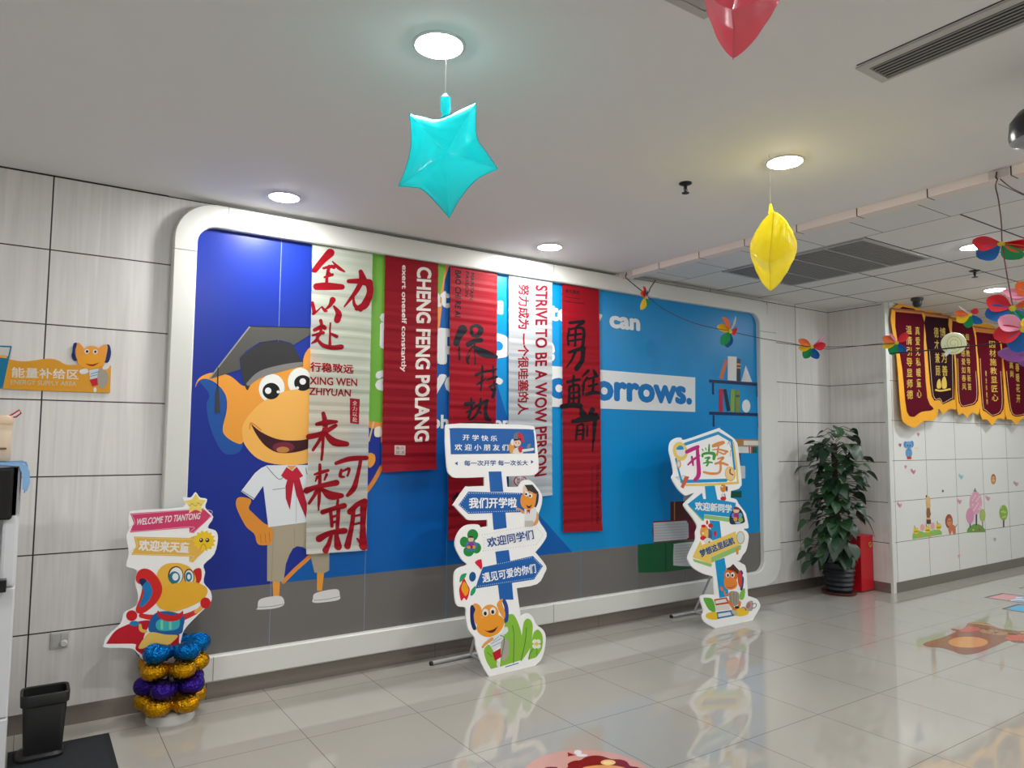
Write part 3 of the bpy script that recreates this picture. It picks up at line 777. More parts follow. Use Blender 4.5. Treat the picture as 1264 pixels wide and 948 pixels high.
# banner 5: red, black brush writing
A, fin = banner('hanging_banner', 'red banner with black brush characters, last in the row towards the white lettering', [(693.5, 350), (739.5, 358.5), (743, 655), (695, 657)], (146, 14, 30), seed=5)
A.zoom(600, 320, 4.7375, 'lettering')
A.text('勇往直前', (462, 174), (546, 184), (462, 196), BLK, .02)
A.line([(462, 220), (500, 226), (548, 232)], 5, (70, 22, 30)); A.line([(462, 244), (510, 252), (576, 260)], 5, (70, 22, 30))
A.strokes([([(490, 372), (530, 368), (568, 366)], (14, 14, 18)), ([(566, 370), (540, 388), (524, 402)], (16, 12, 14)), ([(486, 408), (478, 460), (482, 500)], (12, 10, 10)), ([(486, 412), (530, 402), (570, 412), (566, 500), (556, 512)], (10, 10, 14, 14, 8)), ([(488, 446), (556, 436)], 10), ([(490, 478), (556, 468)], 10), ([(524, 410), (520, 505)], 11), ([(486, 545), (530, 530), (572, 522)], (12, 16, 20)), ([(568, 525), (562, 590), (528, 640)], (20, 20, 22)), ([(524, 535), (500, 590), (468, 634)], (14, 10, 5)),
           ([(596, 652), (562, 688)], (14, 6)), ([(590, 692), (560, 742)], (12, 6)), ([(572, 720), (566, 792)], (11, 10)), ([(628, 650), (640, 672)], (10, 16)), ([(596, 700), (650, 684)], (8, 12)), ([(600, 742), (650, 730)], (10, 12)), ([(628, 690), (624, 780)], (11, 12)), ([(588, 790), (625, 780), (660, 782)], (16, 16, 14)),
           ([(476, 718), (545, 704)], (14, 12)), ([(512, 682), (508, 735)], (12, 10)), ([(488, 745), (484, 850)], 12), ([(486, 748), (540, 740), (542, 850)], (10, 12, 12)), ([(496, 782), (536, 777)], 10), ([(496, 815), (536, 810)], 10), ([(512, 750), (512, 840)], 9), ([(445, 862), (500, 852), (550, 858)], (22, 22, 24)),
           ([(556, 880), (572, 912)], (18, 26)), ([(622, 880), (600, 918)], (22, 14)), ([(540, 938), (640, 916)], (20, 28))], (24, 20, 26), 1.35)
A.zoom(600, 500, 4.739)
A.strokes([([(505, 95), (575, 85), (650, 74)], (16, 24, 24)), ([(556, 48), (570, 80)], (18, 20)), ([(534, 122), (526, 200)], (12, 10)), ([(534, 122), (568, 116), (566, 198)], (8, 10, 12)), ([(536, 150), (564, 146)], 8), ([(536, 172), (564, 168)], 8), ([(592, 122), (592, 180)], (8, 9)), ([(636, 78), (630, 180), (622, 272)], (20, 14, 5))], (24, 20, 26), 1.35)
A.text('YONG WANG ZHI QIAN', (661, 345), (660, 690), (641, 345), (60, 10, 22), .02)
for k in range(9): A.line([(620, 362 + k * 38), (620, 392 + k * 38)], 8, (110, 16, 32))
fin()

# ================================================================== STANDING CUT-OUT SIGNS
def sgn_plane(pa, pb, lean):
    a, b = flr(*pa), flr(*pb)
    u = (b - a).normalized(); n = Vector((u.y, -u.x, 0))
    v = Vector((0, 0, 1)) * math.cos(math.radians(lean)) - n * math.sin(math.radians(lean))
    return a, u, v
def closed(P): return crom(P, True, 3)
def stand(rt, A, x0, x1, back, h, uc):
    """metal T foot on the floor behind the board with a prop up to its back"""
    m = mat((196, 197, 198), .3, .4)
    o, u = A.o, A.u
    nf = Vector((u.y, -u.x, 0))
    def G(a, d, z): return o + u * a - nf * d + Vector((0, 0, z))
    bm = tube(bmesh.new(), [G(x0, back, .014), G(x1, back, .014)], .013, 12)
    obj('foot_bar', bm, m, rt, True)
    e = G(uc, .02, 0)
    top = A.W((uc, h), -.014)
    bm = tube(bmesh.new(), [G(uc, back, .02), top], .009, 10)
    tube(bm, [G(uc, back, .014), G(uc, .03, .014)], .009, 10)
    obj('prop', bm, m, rt, True)
    capm = mat((30, 30, 30), .5)
    bm = tube(bmesh.new(), [G(x0 - .006, back, .014), G(x0 + .01, back, .014)], .0137, 12)
    tube(bm, [G(x1 - .01, back, .014), G(x1 + .006, back, .014)], .0137, 12)
    obj('end_cap', bm, capm, rt, True)
BL, NV = (28, 98, 176), (30, 78, 150)

# ---- middle sign: blue signpost
o, u, v = sgn_plane((603.8, 835.2), (660.7, 821.5), 7)
A = Art(o, u, v, step=.0002, base=.0004)
rt = thing('standing_sign', 'tall cut-out sign shaped as a blue signpost with four boards and green leaves', 'sign', o, 'cut-out signs on the floor')
OUT = [(550, 531), (556.5, 523.4), (600, 523), (653, 525), (660, 530), (662.5, 545), (665, 576), (661.5, 585), (651, 587), (625, 588), (625, 588), (626.2, 601), (626.2, 601), (640, 601), (640, 601), (644, 594.5), (651.5, 592), (659, 596.5), (668.5, 610), (668.5, 623), (664.3, 640), (674.7, 657.8), (671, 669), (660.8, 681.6), (660.8, 681.6), (674, 698.4), (672, 708), (663, 721), (637.8, 726), (637.8, 726), (642.8, 761), (642.8, 761), (649, 757), (654, 758), (659, 764), (662, 771), (670, 777), (673.7, 786), (672, 803), (667.5, 815), (660.7, 821.5), (660.7, 821.5), (603.8, 835.2), (603.8, 835.2), (595, 820), (588, 800), (586, 787), (578.6, 777.6), (575.4, 762), (574.8, 750), (566, 748.5), (562, 740), (560.6, 711), (565.5, 701.5), (576.7, 697), (569.7, 690), (562, 674), (564, 661), (571, 651), (579, 647.4), (590, 647.4), (593.2, 651), (593.2, 651), (601.8, 649.6), (601.8, 649.6), (601.8, 641.6), (601.8, 641.6), (580, 642), (573.5, 638), (560.5, 624), (560.5, 622), (574, 602), (578, 600.6), (598, 599.8), (598, 599.8), (598, 588.8), (598, 588.8), (565, 589.8), (556.5, 586.5), (552, 576)]
obj('board', plate(bmesh.new(), A, [A.P(*p) for p in closed(OUT)], .012), mat(WHITE, .38), rt)
A.zoom(540, 515, 7.9, 'print')
A.blob([(120, 150), (122, 128), (145, 106), (500, 110), (900, 118), (935, 140), (945, 200), (952, 352), (952, 352), (130, 362), (130, 362)], BL)
A.poly([(498, 530), (622, 528), (642, 728), (514, 728)], BL)
A.poly([(205, 855), (300, 725), (830, 740), (850, 925), (300, 942)], BL)
A.dots((312, 740), (800, 748), 24, 4, WHITE); A.dots((310, 928), (810, 912), 24, 4, WHITE); A.dots((218, 852), (300, 742), 7, 4, WHITE); A.dots((222, 860), (300, 928), 6, 4, WHITE)
A.poly([(168, 450), (196, 432), (196, 470)], NV); A.poly([(936, 435), (912, 418), (912, 454)], NV)
# the reading child
A.blob([(694, 280), (720, 250), (745, 270), (748, 345), (710, 348)], (226, 160, 60)); A.blob([(712, 240), (730, 212), (748, 230), (742, 270), (722, 270)], (226, 228, 230))
A.blob([(738, 330), (760, 300), (810, 300), (832, 352), (740, 352)], (228, 222, 214)); A.ell(778, 248, 36, 40, (240, 206, 180))
A.blob([(738, 200), (750, 160), (790, 148), (790, 190), (775, 205), (742, 215)], (110, 120, 130)); A.blob([(786, 148), (822, 165), (838, 205), (845, 240), (820, 236), (800, 205), (784, 200)], (206, 36, 50))
A.poly([(740, 215), (815, 205), (812, 240), (800, 222), (745, 232)], (60, 40, 40)); A.ell(765, 250, 4, 6, (40, 30, 30)); A.ell(793, 252, 4, 6, (40, 30, 30))
A.blob([(785, 300), (825, 290), (830, 330), (800, 345)], (200, 36, 50)); A.line([(835, 325), (880, 320), (930, 312)], 26, (226, 226, 224)); A.poly([(868, 300), (880, 262), (912, 258), (900, 300)], (120, 140, 130))
# small pupil on the second board
A.blob([(800, 905), (770, 905), (765, 885), (800, 890), (840, 915), (850, 940), (820, 935)], (226, 160, 90))
A.poly([(846, 890), (955, 880), (980, 950), (986, 1010), (850, 1010)], (228, 230, 228)); A.blob([(960, 990), (968, 920), (985, 960), (978, 1030), (940, 1060), (930, 1040)], (226, 160, 90))
A.blob([(945, 740), (985, 745), (980, 830), (955, 880), (940, 850)], (28, 40, 96)); A.blob([(925, 740), (965, 735), (955, 830), (935, 860)], (226, 150, 60))
A.blob([(835, 745), (850, 690), (880, 715), (915, 730), (950, 770), (955, 840), (930, 885), (880, 900), (830, 880), (808, 830), (815, 770)], (236, 150, 50))
A.poly([(846, 660), (925, 658), (985, 735), (955, 748), (905, 722), (880, 716)], (50, 50, 52)); A.blob([(832, 712), (838, 670), (866, 690), (868, 725), (840, 730)], (236, 206, 190))
A.ell(868, 748, 22, 24, (236, 238, 236)); A.ell(905, 764, 20, 22, (236, 238, 236)); A.ell(862, 750, 10, 11, (20, 20, 20)); A.ell(900, 768, 10, 11, (20, 20, 20))
A.blob([(862, 855), (890, 868), (920, 855), (900, 885), (880, 885)], (90, 24, 30)); A.poly([(868, 905), (905, 900), (895, 945), (882, 915), (872, 950)], (190, 30, 50))
A.poly([(850, 1010), (935, 1010), (930, 1068), (850, 1068)], (196, 192, 182))
A.zoom(550, 630, 8.62)
A.poly([(495, 22), (636, 18), (650, 185), (510, 207)], BL); A.poly([(528, 440), (672, 420), (690, 545), (545, 575)], BL); A.poly([(556, 795), (706, 765), (722, 950), (575, 950)], BL)
A.poly([(395, 605), (928, 484), (1036, 592), (942, 735), (318, 832), (345, 740)], BL)
A.dots((410, 598), (910, 502), 24, 4, WHITE); A.dots((350, 808), (930, 722), 28, 4, WHITE); A.dots((945, 515), (1018, 590), 7, 4, WHITE); A.dots((1014, 610), (950, 712), 7, 4, WHITE)
D3 = (150, 160, 180)
A.dots((390, 262), (920, 160), 22, 3.5, D3); A.dots((400, 432), (960, 365), 22, 3.5, D3); A.dots((960, 180), (1030, 250), 6, 3.5, D3); A.dots((1030, 270), (970, 360), 6, 3.5, D3); A.dots((410, 290), (405, 430), 6, 3.5, D3)
GR = (34, 140, 60)
for q in ((288, 262, 58, 62), (198, 335, 46, 56), (245, 435, 56, 56), (326, 400, 52, 58), (262, 340, 50, 60)): A.ell(*q, GR)
A.ell(275, 372, 62, 48, (90, 110, 190)); A.ell(268, 306, 30, 30, (230, 196, 170)); A.poly([(240, 290), (250, 272), (285, 272), (300, 292)], (60, 40, 40)); A.blob([(250, 340), (285, 335), (300, 380), (240, 385)], (140, 60, 130)); A.ell(245, 392, 20, 16, (220, 150, 60)); A.ell(298, 390, 20, 18, (220, 160, 70)); A.ell(276, 390, 12, 14, (150, 30, 40)); A.line([(225, 425), (275, 430), (320, 415)], 9, (60, 130, 200))
A.blob([(312, 555), (345, 526), (382, 520), (382, 520), (390, 600), (376, 630), (376, 630), (350, 600)], (222, 22, 60))
A.ell(286, 706, 36, 52, (20, 84, 150), 6); A.blob([(150, 765), (158, 700), (185, 675), (226, 668), (226, 668), (205, 720)], (24, 160, 110)); A.blob([(262, 900), (275, 845), (318, 800), (318, 800), (318, 860), (285, 905)], (24, 160, 110))
A.part = 'lettering'; A.zoom(540, 515, 7.9)
A.text('开 学 快 乐', (245, 166), (582, 180), (245, 224), WHITE, .012)
A.text('欢 迎 小 朋 友 们', (168, 260), (690, 266), (168, 324), WHITE, .012)
A.text('每一次开学 每一次长大', (260, 420), (880, 418), (260, 476), NV, .02)
A.text('我们开学啦', (306, 784), (772, 782), (306, 890), WHITE, .025)
A.zoom(550, 630, 8.62)
A.text('欢迎同学们', (432, 292), (926, 204), (448, 398), NV, .02)
A.text('遇见可爱的你们', (384, 668), (952, 566), (396, 772), WHITE, .02)
A.zoom(540, 720, 7.293, 'print')
A.blob([(195, 60), (215, 0), (238, -45), (268, 10), (290, 60), (264, 150), (240, 132), (212, 155)], (222, 22, 50)); A.blob([(214, 45), (240, -15), (280, 55), (258, 112), (236, 98)], (244, 164, 30))
G1 = (138, 194, 62)
A.blob([(600, 400), (618, 300), (655, 278), (692, 290), (735, 380), (757, 480), (756, 690), (756, 690), (560, 752), (560, 752)], G1)
A.blob([(762, 440), (780, 345), (820, 318), (856, 370), (850, 500), (836, 580), (758, 698), (758, 698), (742, 600)], G1)
A.blob([(858, 470), (880, 428), (912, 420), (946, 480), (938, 590), (885, 668), (885, 668), (815, 688), (815, 688)], G1)
A.blob([(418, 612), (435, 570), (470, 556), (520, 650), (552, 752), (552, 752), (482, 772), (482, 772), (440, 700)], G1)
DG = (60, 120, 50)
A.line([(675, 380), (688, 480), (684, 720)], 6, DG); A.line([(800, 400), (790, 520), (750, 700)], 6, DG); A.line([(860, 590), (830, 640), (822, 684)], 6, DG); A.line([(448, 622), (490, 660)], 5, DG); A.line([(895, 580), (895, 655)], 5, DG)
for a in (45, 135, 225, 315): A.ell(890 + 26 * math.cos(math.radians(a)), 546 + 32 * math.sin(math.radians(a)), 18, 22, (236, 238, 226), a)
A.ell(890, 546, 15, 17, (240, 200, 60))
A.poly([(610, 750), (730, 714), (730, 722), (610, 758)], (28, 98, 150))
# cheerful orange pupil at the foot
A.blob([(296, 212), (318, 196), (345, 230), (330, 330), (350, 408), (322, 418), (300, 360), (294, 290)], (26, 42, 104)); A.blob([(320, 192), (352, 182), (390, 215), (402, 290), (372, 372), (335, 350), (326, 280), (340, 235)], OR)
A.blob([(580, 150), (610, 146), (638, 220), (636, 330), (605, 356), (598, 300), (602, 220)], (40, 70, 150)); A.blob([(534, 200), (552, 158), (590, 140), (582, 180), (610, 270), (600, 318), (565, 270)], OR)
A.ell(472, 268, 78, 76, OR); A.blob([(352, 400), (375, 330), (440, 290), (520, 280), (575, 300), (602, 340), (585, 400), (545, 450), (480, 482), (420, 478), (370, 445)], (242, 158, 44))
A.ell(430, 264, 28, 34, (238, 240, 238)); A.ell(498, 250, 27, 34, (238, 240, 238)); A.ell(429, 272, 14, 18, (22, 22, 24)); A.ell(496, 258, 14, 18, (22, 22, 24))
A.blob([(415, 415), (415, 415), (450, 428), (500, 415), (545, 385), (545, 385), (515, 432), (480, 446), (445, 435)], (90, 26, 26))
A.poly([(440, 500), (500, 480), (590, 440), (600, 470), (570, 560), (500, 612), (480, 560)], (224, 232, 236)); A.strokes([([(490, 500), (430, 545), (406, 575)], (30, 22))], (232, 160, 92)); A.blob([(580, 440), (600, 398), (628, 396), (634, 430), (605, 460)], (236, 238, 236))
A.strokes([([(480, 545), (575, 495)], 4), ([(490, 570), (570, 530)], 4), ([(500, 520), (550, 480)], 4)], (70, 120, 180))
A.poly([(494, 626), (570, 582), (576, 660), (516, 700)], (196, 26, 40)); A.blob([(575, 520), (610, 496), (640, 530), (640, 620), (610, 690), (580, 690), (568, 600)], (176, 168, 162)); A.line([(565, 470), (600, 500), (575, 660)], 8, (90, 130, 50)); A.ell(545, 725, 14, 26, (232, 232, 228))
A.build(rt, rough=.38)
stand(rt, A, -.18, .42, .40, .75, .13)

# ---- right sign: light blue signpost with the season board
o, u, v = sgn_plane((882.7, 775.4), (929.1, 765.7), 7)
A = Art(o, u, v, step=.0002, base=.0004)
rt = thing('standing_sign', 'smaller cut-out sign with coloured brush characters above a blue and a yellow arrow', 'sign', o, 'cut-out signs on the floor')
OUT = [(826.3, 555), (828.5, 545), (835, 540.5), (841, 540.3), (846.4, 542.7), (885.4, 529.2), (889, 529.4), (904.4, 540), (909, 545.5), (911, 552), (915.5, 594), (914, 600.5), (911, 603.6), (902.3, 606), (902.3, 606), (901.8, 614.5), (901.8, 614.5), (908.6, 616.4), (912, 622), (919.5, 632), (921.5, 637), (924, 650), (922.5, 652.2), (918, 653), (922.5, 657), (924.2, 664), (921.3, 679), (917, 685), (912.9, 692.2), (908.2, 691.4), (916, 695.5), (921, 702), (923.3, 735.6), (923.3, 735.6), (933.8, 739.2), (938.3, 746), (937, 752), (929.1, 765.7), (929.1, 765.7), (882.7, 775.4), (882.7, 775.4), (870, 768), (866.8, 760), (868.8, 754.3), (864.7, 739.5), (867.8, 734.2), (882.7, 734), (882.7, 734), (880.4, 711.3), (880.4, 711.3), (868, 708), (856, 701), (850.2, 693), (849.5, 687), (854.8, 675), (859, 666), (859, 657), (861, 649.6), (855, 639), (845.3, 626), (845.5, 620.5), (857, 609), (850.5, 610.5), (845.3, 611.3), (836.9, 603.4), (829.5, 590), (831.8, 583.3), (829, 567.5)]
obj('board', plate(bmesh.new(), A, [A.P(*p) for p in closed(OUT)], .012), mat(WHITE, .38), rt)
CY, YL, LG = (10, 150, 210), (240, 206, 100), (150, 200, 120)
A.zoom(820, 520, 9.477, 'print')
A.strokes([([(805, 250), (838, 480), (860, 715)], 22), ([(860, 720), (560, 738), (260, 746)], 28)], YL)
A.strokes([([(245, 268), (630, 138)], 36), ([(630, 138), (785, 228)], 34), ([(785, 230), (822, 560)], 24), ([(205, 705), (720, 690)], 38), ([(205, 705), (178, 620), (135, 440)], 22)], CY)
A.strokes([([(740, 270), (755, 235)], 5), ([(755, 240), (775, 300), (795, 325)], 5), ([(795, 325), (770, 360), (772, 410)], 5)], (90, 120, 120))
A.ell(185, 352, 84, 112, YL, -15); A.ell(190, 350, 52, 66, (226, 232, 232), -15); A.blob([(140, 330), (165, 290), (205, 288), (225, 330)], CY)
A.ell(168, 500, 28, 50, (216, 176, 120)); A.ell(168, 500, 14, 30, (226, 228, 226))
A.poly([(130, 655), (240, 635), (200, 690)], (226, 232, 232)); A.line([(130, 655), (240, 635), (200, 690), (130, 655)], 3, (110, 130, 140)); A.poly([(240, 640), (292, 650), (262, 710), (222, 788), (190, 768)], (206, 96, 66))
A.ell(770, 616, 62, 88, (238, 190, 110), -8); A.ell(768, 612, 50, 74, (246, 212, 150), -8); A.strokes([([(770, 560), (768, 605), (802, 628)], 14)], (150, 30, 40))
A.poly([(474, 758), (590, 752), (628, 948), (490, 948)], CY)
A.ell(690, 785, 36, 46, (226, 140, 50)); A.ell(730, 790, 10, 34, (30, 44, 100)); A.ell(676, 765, 8, 10, (240, 240, 240)); A.line([(670, 742), (676, 752)], 6, (90, 70, 50)); A.ell(690, 905, 34, 26, (196, 30, 50)); A.ell(688, 862, 26, 20, (222, 226, 228)); A.line([(705, 850), (715, 890)], 8, (40, 60, 110))
A.part = 'lettering'
A.strokes([([(262, 358), (330, 325), (392, 298)], (44, 48, 40)), ([(386, 310), (392, 430), (402, 560), (396, 640), (360, 686)], (36, 42, 48, 50, 44)), ([(276, 508), (345, 445), (410, 402)], (20, 28, 20)), ([(320, 415), (330, 470), (335, 515)], (22, 26, 20))], (196, 30, 130))
A.strokes([([(444, 326), (452, 345)], 12), ([(482, 312), (488, 336)], 12), ([(524, 272), (522, 345)], (16, 26)), ([(446, 412), (452, 385), (520, 372), (580, 384), (578, 440)], (24, 28, 32, 40, 34)), ([(478, 432), (528, 424), (492, 462)], (18, 24, 16)), ([(458, 492), (510, 478), (560, 484)], (16, 22, 16)), ([(505, 455), (512, 490), (495, 520)], (18, 22, 22))], (60, 160, 60))
A.strokes([([(572, 288), (630, 268), (685, 250)], (40, 50, 44)), ([(632, 290), (625, 350), (612, 396)], 22), ([(560, 335), (640, 330), (735, 355)], (12, 18, 26)), ([(640, 360), (700, 384), (730, 350)], (16, 20, 22)), ([(625, 440), (690, 426), (645, 474)], (18, 26, 18)), ([(594, 496), (660, 486), (740, 512)], (24, 30, 24)), ([(655, 490), (658, 560), (630, 606), (540, 612), (460, 594)], (24, 26, 26, 30, 24))], (232, 146, 74))
A.zoom(820, 600, 9.477, 'print')
A.poly([(530, 400), (648, 410), (668, 600), (560, 640)], CY); A.poly([(600, 875), (700, 838), (725, 960), (605, 960)], CY)
A.poly([(272, 222), (440, 405), (465, 408), (466, 380), (765, 420), (768, 372), (466, 335)], LG)
A.poly([(270, 212), (440, 80), (456, 152), (600, 152), (835, 196), (826, 340), (790, 366), (465, 330), (458, 400)], CY)
# badge, red-haired figure and mirror
A.blob([(770, 440), (765, 350), (800, 285), (850, 245), (905, 290), (935, 370), (935, 425), (850, 445)], (34, 52, 72)); A.ell(840, 285, 36, 32, (234, 200, 160)); A.blob([(805, 268), (838, 240), (870, 262), (868, 275)], (150, 30, 40)); A.ell(812, 345, 28, 34, (120, 130, 210)); A.ell(885, 345, 26, 34, (90, 170, 200)); A.blob([(815, 320), (860, 318), (868, 370), (820, 372)], (170, 40, 120)); A.ell(830, 388, 24, 26, (226, 160, 60)); A.ell(890, 395, 28, 28, (150, 180, 80)); A.ell(856, 428, 34, 12, (150, 190, 230))
A.ell(470, 540, 52, 82, (232, 160, 70)); A.ell(500, 560, 40, 50, (242, 190, 80)); 
for q in ((458, 468, 28, 18), (540, 462, 28, 26), (594, 556, 18, 34), (455, 608, 36, 26), (500, 425, 12, 26)): A.ell(*q, (206, 26, 40))
A.blob([(520, 495), (555, 540), (550, 640), (510, 660), (515, 560)], (60, 100, 150)); A.ell(508, 640, 46, 34, (226, 228, 228)); A.ell(525, 660, 12, 16, (196, 30, 40)); A.ell(452, 552, 8, 14, (240, 240, 240))
A.poly([(330, 850), (350, 885), (545, 948), (560, 915)], LG); A.poly([(545, 835), (872, 690), (900, 690), (895, 742), (545, 900)], LG)
A.poly([(328, 832), (418, 640), (440, 690), (480, 672), (530, 660), (830, 528), (872, 690), (545, 836), (556, 920)], YL)
A.ell(890, 604, 50, 78, (216, 176, 126)); A.ell(890, 602, 38, 64, (206, 226, 228)); A.poly([(835, 730), (868, 712), (866, 800), (840, 800)], (226, 150, 76))
A.part = 'lettering'
A.text('欢迎新同学', (360, 178), (790, 216), (356, 282), (232, 236, 236), .035)
A.text('梦想这里起航', (400, 752), (800, 590), (430, 838), (20, 84, 150), .035)
A.zoom(820, 680, 8.615, 'print')
A.poly([(538, 110), (640, 76), (684, 480), (586, 500)], CY)
A.blob([(415, 505), (455, 498), (510, 512), (540, 590), (540, 655), (505, 645), (470, 620), (440, 570)], (100, 176, 60)); A.blob([(800, 460), (830, 410), (855, 400), (856, 470), (838, 515), (805, 515)], (130, 190, 70))
A.ell(530, 690, 92, 42, (242, 200, 40)); A.ell(800, 650, 100, 46, (242, 200, 40))
A.poly([(528, 515), (662, 492), (700, 560), (545, 582)], (196, 90, 60)); A.poly([(542, 530), (650, 510), (668, 542), (545, 562)], (228, 230, 228)); A.poly([(545, 588), (690, 568), (700, 622), (548, 640)], (228, 222, 214)); A.poly([(556, 652), (710, 630), (748, 690), (565, 724)], (28, 116, 170)); A.poly([(570, 668), (700, 648), (715, 680), (574, 706)], (228, 232, 232))
A.blob([(800, 230), (818, 205), (838, 235), (830, 262), (846, 300), (832, 408), (806, 412), (812, 330)], (44, 60, 140)); A.blob([(780, 225), (805, 215), (826, 290), (815, 390), (785, 345)], (214, 70, 40))
A.ell(705, 265, 72, 82, (226, 110, 40)); A.blob([(632, 330), (650, 285), (700, 270), (755, 300), (775, 350), (755, 395), (700, 412), (650, 395)], (236, 136, 56))
A.ell(672, 256, 22, 28, (236, 238, 236)); A.ell(725, 256, 22, 28, (236, 238, 236)); A.ell(674, 260, 12, 15, (24, 24, 26)); A.ell(722, 260, 12, 15, (24, 24, 26)); A.line([(660, 385), (710, 392), (750, 365)], 5, (120, 30, 24))
A.poly([(648, 192), (700, 168), (730, 138), (792, 208), (780, 250), (740, 215), (690, 204)], (82, 46, 38))
A.blob([(690, 440), (740, 428), (790, 450), (792, 550), (760, 582), (715, 580), (690, 520)], (164, 156, 140)); A.strokes([([(700, 460), (710, 560)], 5), ([(735, 450), (740, 560)], 5), ([(765, 460), (762, 550)], 5)], (110, 104, 96))
A.strokes([([(688, 540), (720, 590), (752, 640)], 26), ([(800, 545), (790, 590), (745, 620)], 26), ([(700, 450), (650, 470), (636, 430)], 18)], (230, 124, 50)); A.ell(608, 402, 18, 24, (226, 120, 50), -30); A.ell(745, 655, 34, 22, (190, 186, 176), 30); A.ell(770, 600, 24, 14, (40, 38, 38))
A.blob([(866, 600), (885, 545), (940, 535), (935, 630), (885, 636)], (170, 166, 154)); A.blob([(866, 600), (890, 555), (915, 560), (900, 610)], (190, 110, 110)); A.line([(935, 565), (975, 562), (968, 600), (935, 610)], 7, (50, 48, 46)); A.line([(820, 605), (850, 600), (866, 632)], 7, (60, 54, 50))
A.build(rt, rough=.38)
stand(rt, A, -.06, .52, .41, .60, .22)

# ---- left: caped hero sign in the balloon column
CX, CYY = .690, 4.215
YH = 4.205
A = Art((0, YH, 0), (1, 0, 0), (0, 0, 1), step=.0002, base=.0004)
rt = thing('welcome_sign', 'white cut-out sign with pink arrow, yellow arrow and caped hero above the balloon column', 'sign', (CX, YH, .35))
OUT = [(158.5, 640), (160, 634), (165.5, 630.2), (226, 626.2), (225.3, 614.2), (235.8, 614.2), (241.5, 607.6), (247, 614.2), (255.7, 616.2), (253.4, 626.5), (263.3, 638), (256.5, 651), (266, 655), (269, 664.5), (264.5, 684), (251.5, 697), (253.2, 706), (251.5, 719), (259.5, 729), (261.4, 740), (256, 748), (246, 757.5), (232.6, 771), (228, 777), (225.2, 783), (220.5, 806.5), (220.5, 806.5), (205, 838), (205, 838), (190, 838), (190, 838), (178.5, 817.5), (178.5, 817.5), (168, 804.5), (160, 800), (130, 799.2), (128, 796), (132, 786), (148.6, 770), (152, 759), (156, 754.5), (168, 748), (170.5, 735), (166.5, 718), (168.8, 704), (157.2, 699.7), (156.2, 695), (159, 682), (156, 664), (157.5, 657), (159.5, 652)]
obj('board', plate(bmesh.new(), A, [A.P(*p) for p in closed(OUT)], .010), mat(WHITE, .38), rt)
A.zoom(120, 600, 5.269, 'print')
PK, YA = (216, 64, 112), (234, 186, 84)
A.poly([(214, 178), (600, 152), (690, 146), (744, 196), (628, 306), (600, 302), (598, 272), (212, 302), (238, 238)], PK)
A.line([(222, 184), (690, 153), (736, 196), (628, 298), (608, 294), (606, 265), (222, 294), (246, 238), (222, 184)], 3, (238, 200, 212))
A.poly([(238, 328), (600, 338), (626, 326), (724, 392), (622, 498), (598, 490), (598, 458), (222, 446), (252, 390)], YA)
A.line([(248, 335), (606, 346), (628, 336), (714, 392), (622, 488), (606, 483), (606, 451), (234, 439), (262, 390), (248, 335)], 3, (244, 222, 160))
st = [(642, 48), (662, 86), (708, 92), (676, 128), (680, 172), (640, 150), (596, 178), (602, 130), (566, 98), (616, 88)]
A.poly(st, (246, 222, 106)); A.line([(608, 112), (616, 118), (624, 112)], 3, (120, 100, 60)); A.line([(650, 108), (658, 114), (666, 108)], 3, (120, 100, 60)); A.line([(626, 122), (638, 128), (650, 122)], 3, (200, 80, 80)); A.ell(602, 126, 9, 5, (242, 170, 120)); A.ell(672, 122, 9, 5, (242, 170, 120))
A.poly([(696 + (76 if k % 2 == 0 else 60) * math.cos(k * math.pi / 14), 356 + (70 if k % 2 == 0 else 56) * math.sin(k * math.pi / 14)) for k in range(28)], (246, 206, 40))
A.ell(676, 352, 13, 14, (60, 50, 40)); A.ell(716, 352, 13, 14, (60, 50, 40)); A.ell(673, 348, 5, 5, (240, 240, 240)); A.ell(713, 348, 5, 5, (240, 240, 240)); A.strokes([([(672, 408), (678, 388), (690, 376)], 5), ([(706, 410), (704, 390), (692, 376)], 5)], (206, 140, 40))
A.part = 'lettering'
A.text('WELCOME TO TIANTONG', (260, 212), (674, 172), (256, 256), (240, 232, 234), .02, shear=.2)
A.text('欢迎来天童', (270, 346), (602, 366), (266, 420), (242, 240, 232), .035, shear=.1)
A.zoom(130, 680, 4.307, 'print')
A.blob([(4, 494), (4, 494), (50, 428), (110, 395), (170, 376), (240, 372), (215, 430), (185, 500), (150, 494), (70, 494)], (196, 22, 44))
A.blob([(160, 520), (190, 470), (300, 440), (385, 440), (392, 470), (388, 548), (388, 548), (200, 590), (200, 590), (195, 552)], (196, 22, 44)); A.ell(155, 386, 26, 14, (30, 130, 190))
A.zoom(120, 600, 5.269)
A.strokes([([(390, 855), (335, 852), (285, 842)], (40, 34, 30)), ([(555, 855), (600, 838), (642, 818)], (40, 34, 30))], (214, 46, 40)); A.strokes([([(642, 818), (668, 800), (684, 782)], (24, 28, 26))], (238, 176, 90))
A.blob([(620, 562), (645, 536), (675, 540), (678, 600), (655, 640), (632, 620)], (206, 34, 36))
A.blob([(392, 560), (440, 510), (520, 500), (590, 520), (626, 560), (640, 630), (560, 680), (430, 690), (390, 640)], (240, 186, 70))
A.ell(510, 580, 50, 60, (90, 50, 30), 6); A.ell(597, 588, 34, 50, (90, 50, 30), -4); A.ell(512, 582, 43, 54, (236, 240, 240), 6); A.ell(598, 590, 28, 44, (236, 240, 240), -4)
A.ell(502, 594, 36, 40, (24, 120, 150)); A.ell(594, 590, 22, 32, (24, 120, 150)); A.ell(508, 590, 20, 24, (240, 244, 244)); A.ell(596, 590, 11, 17, (240, 244, 244))
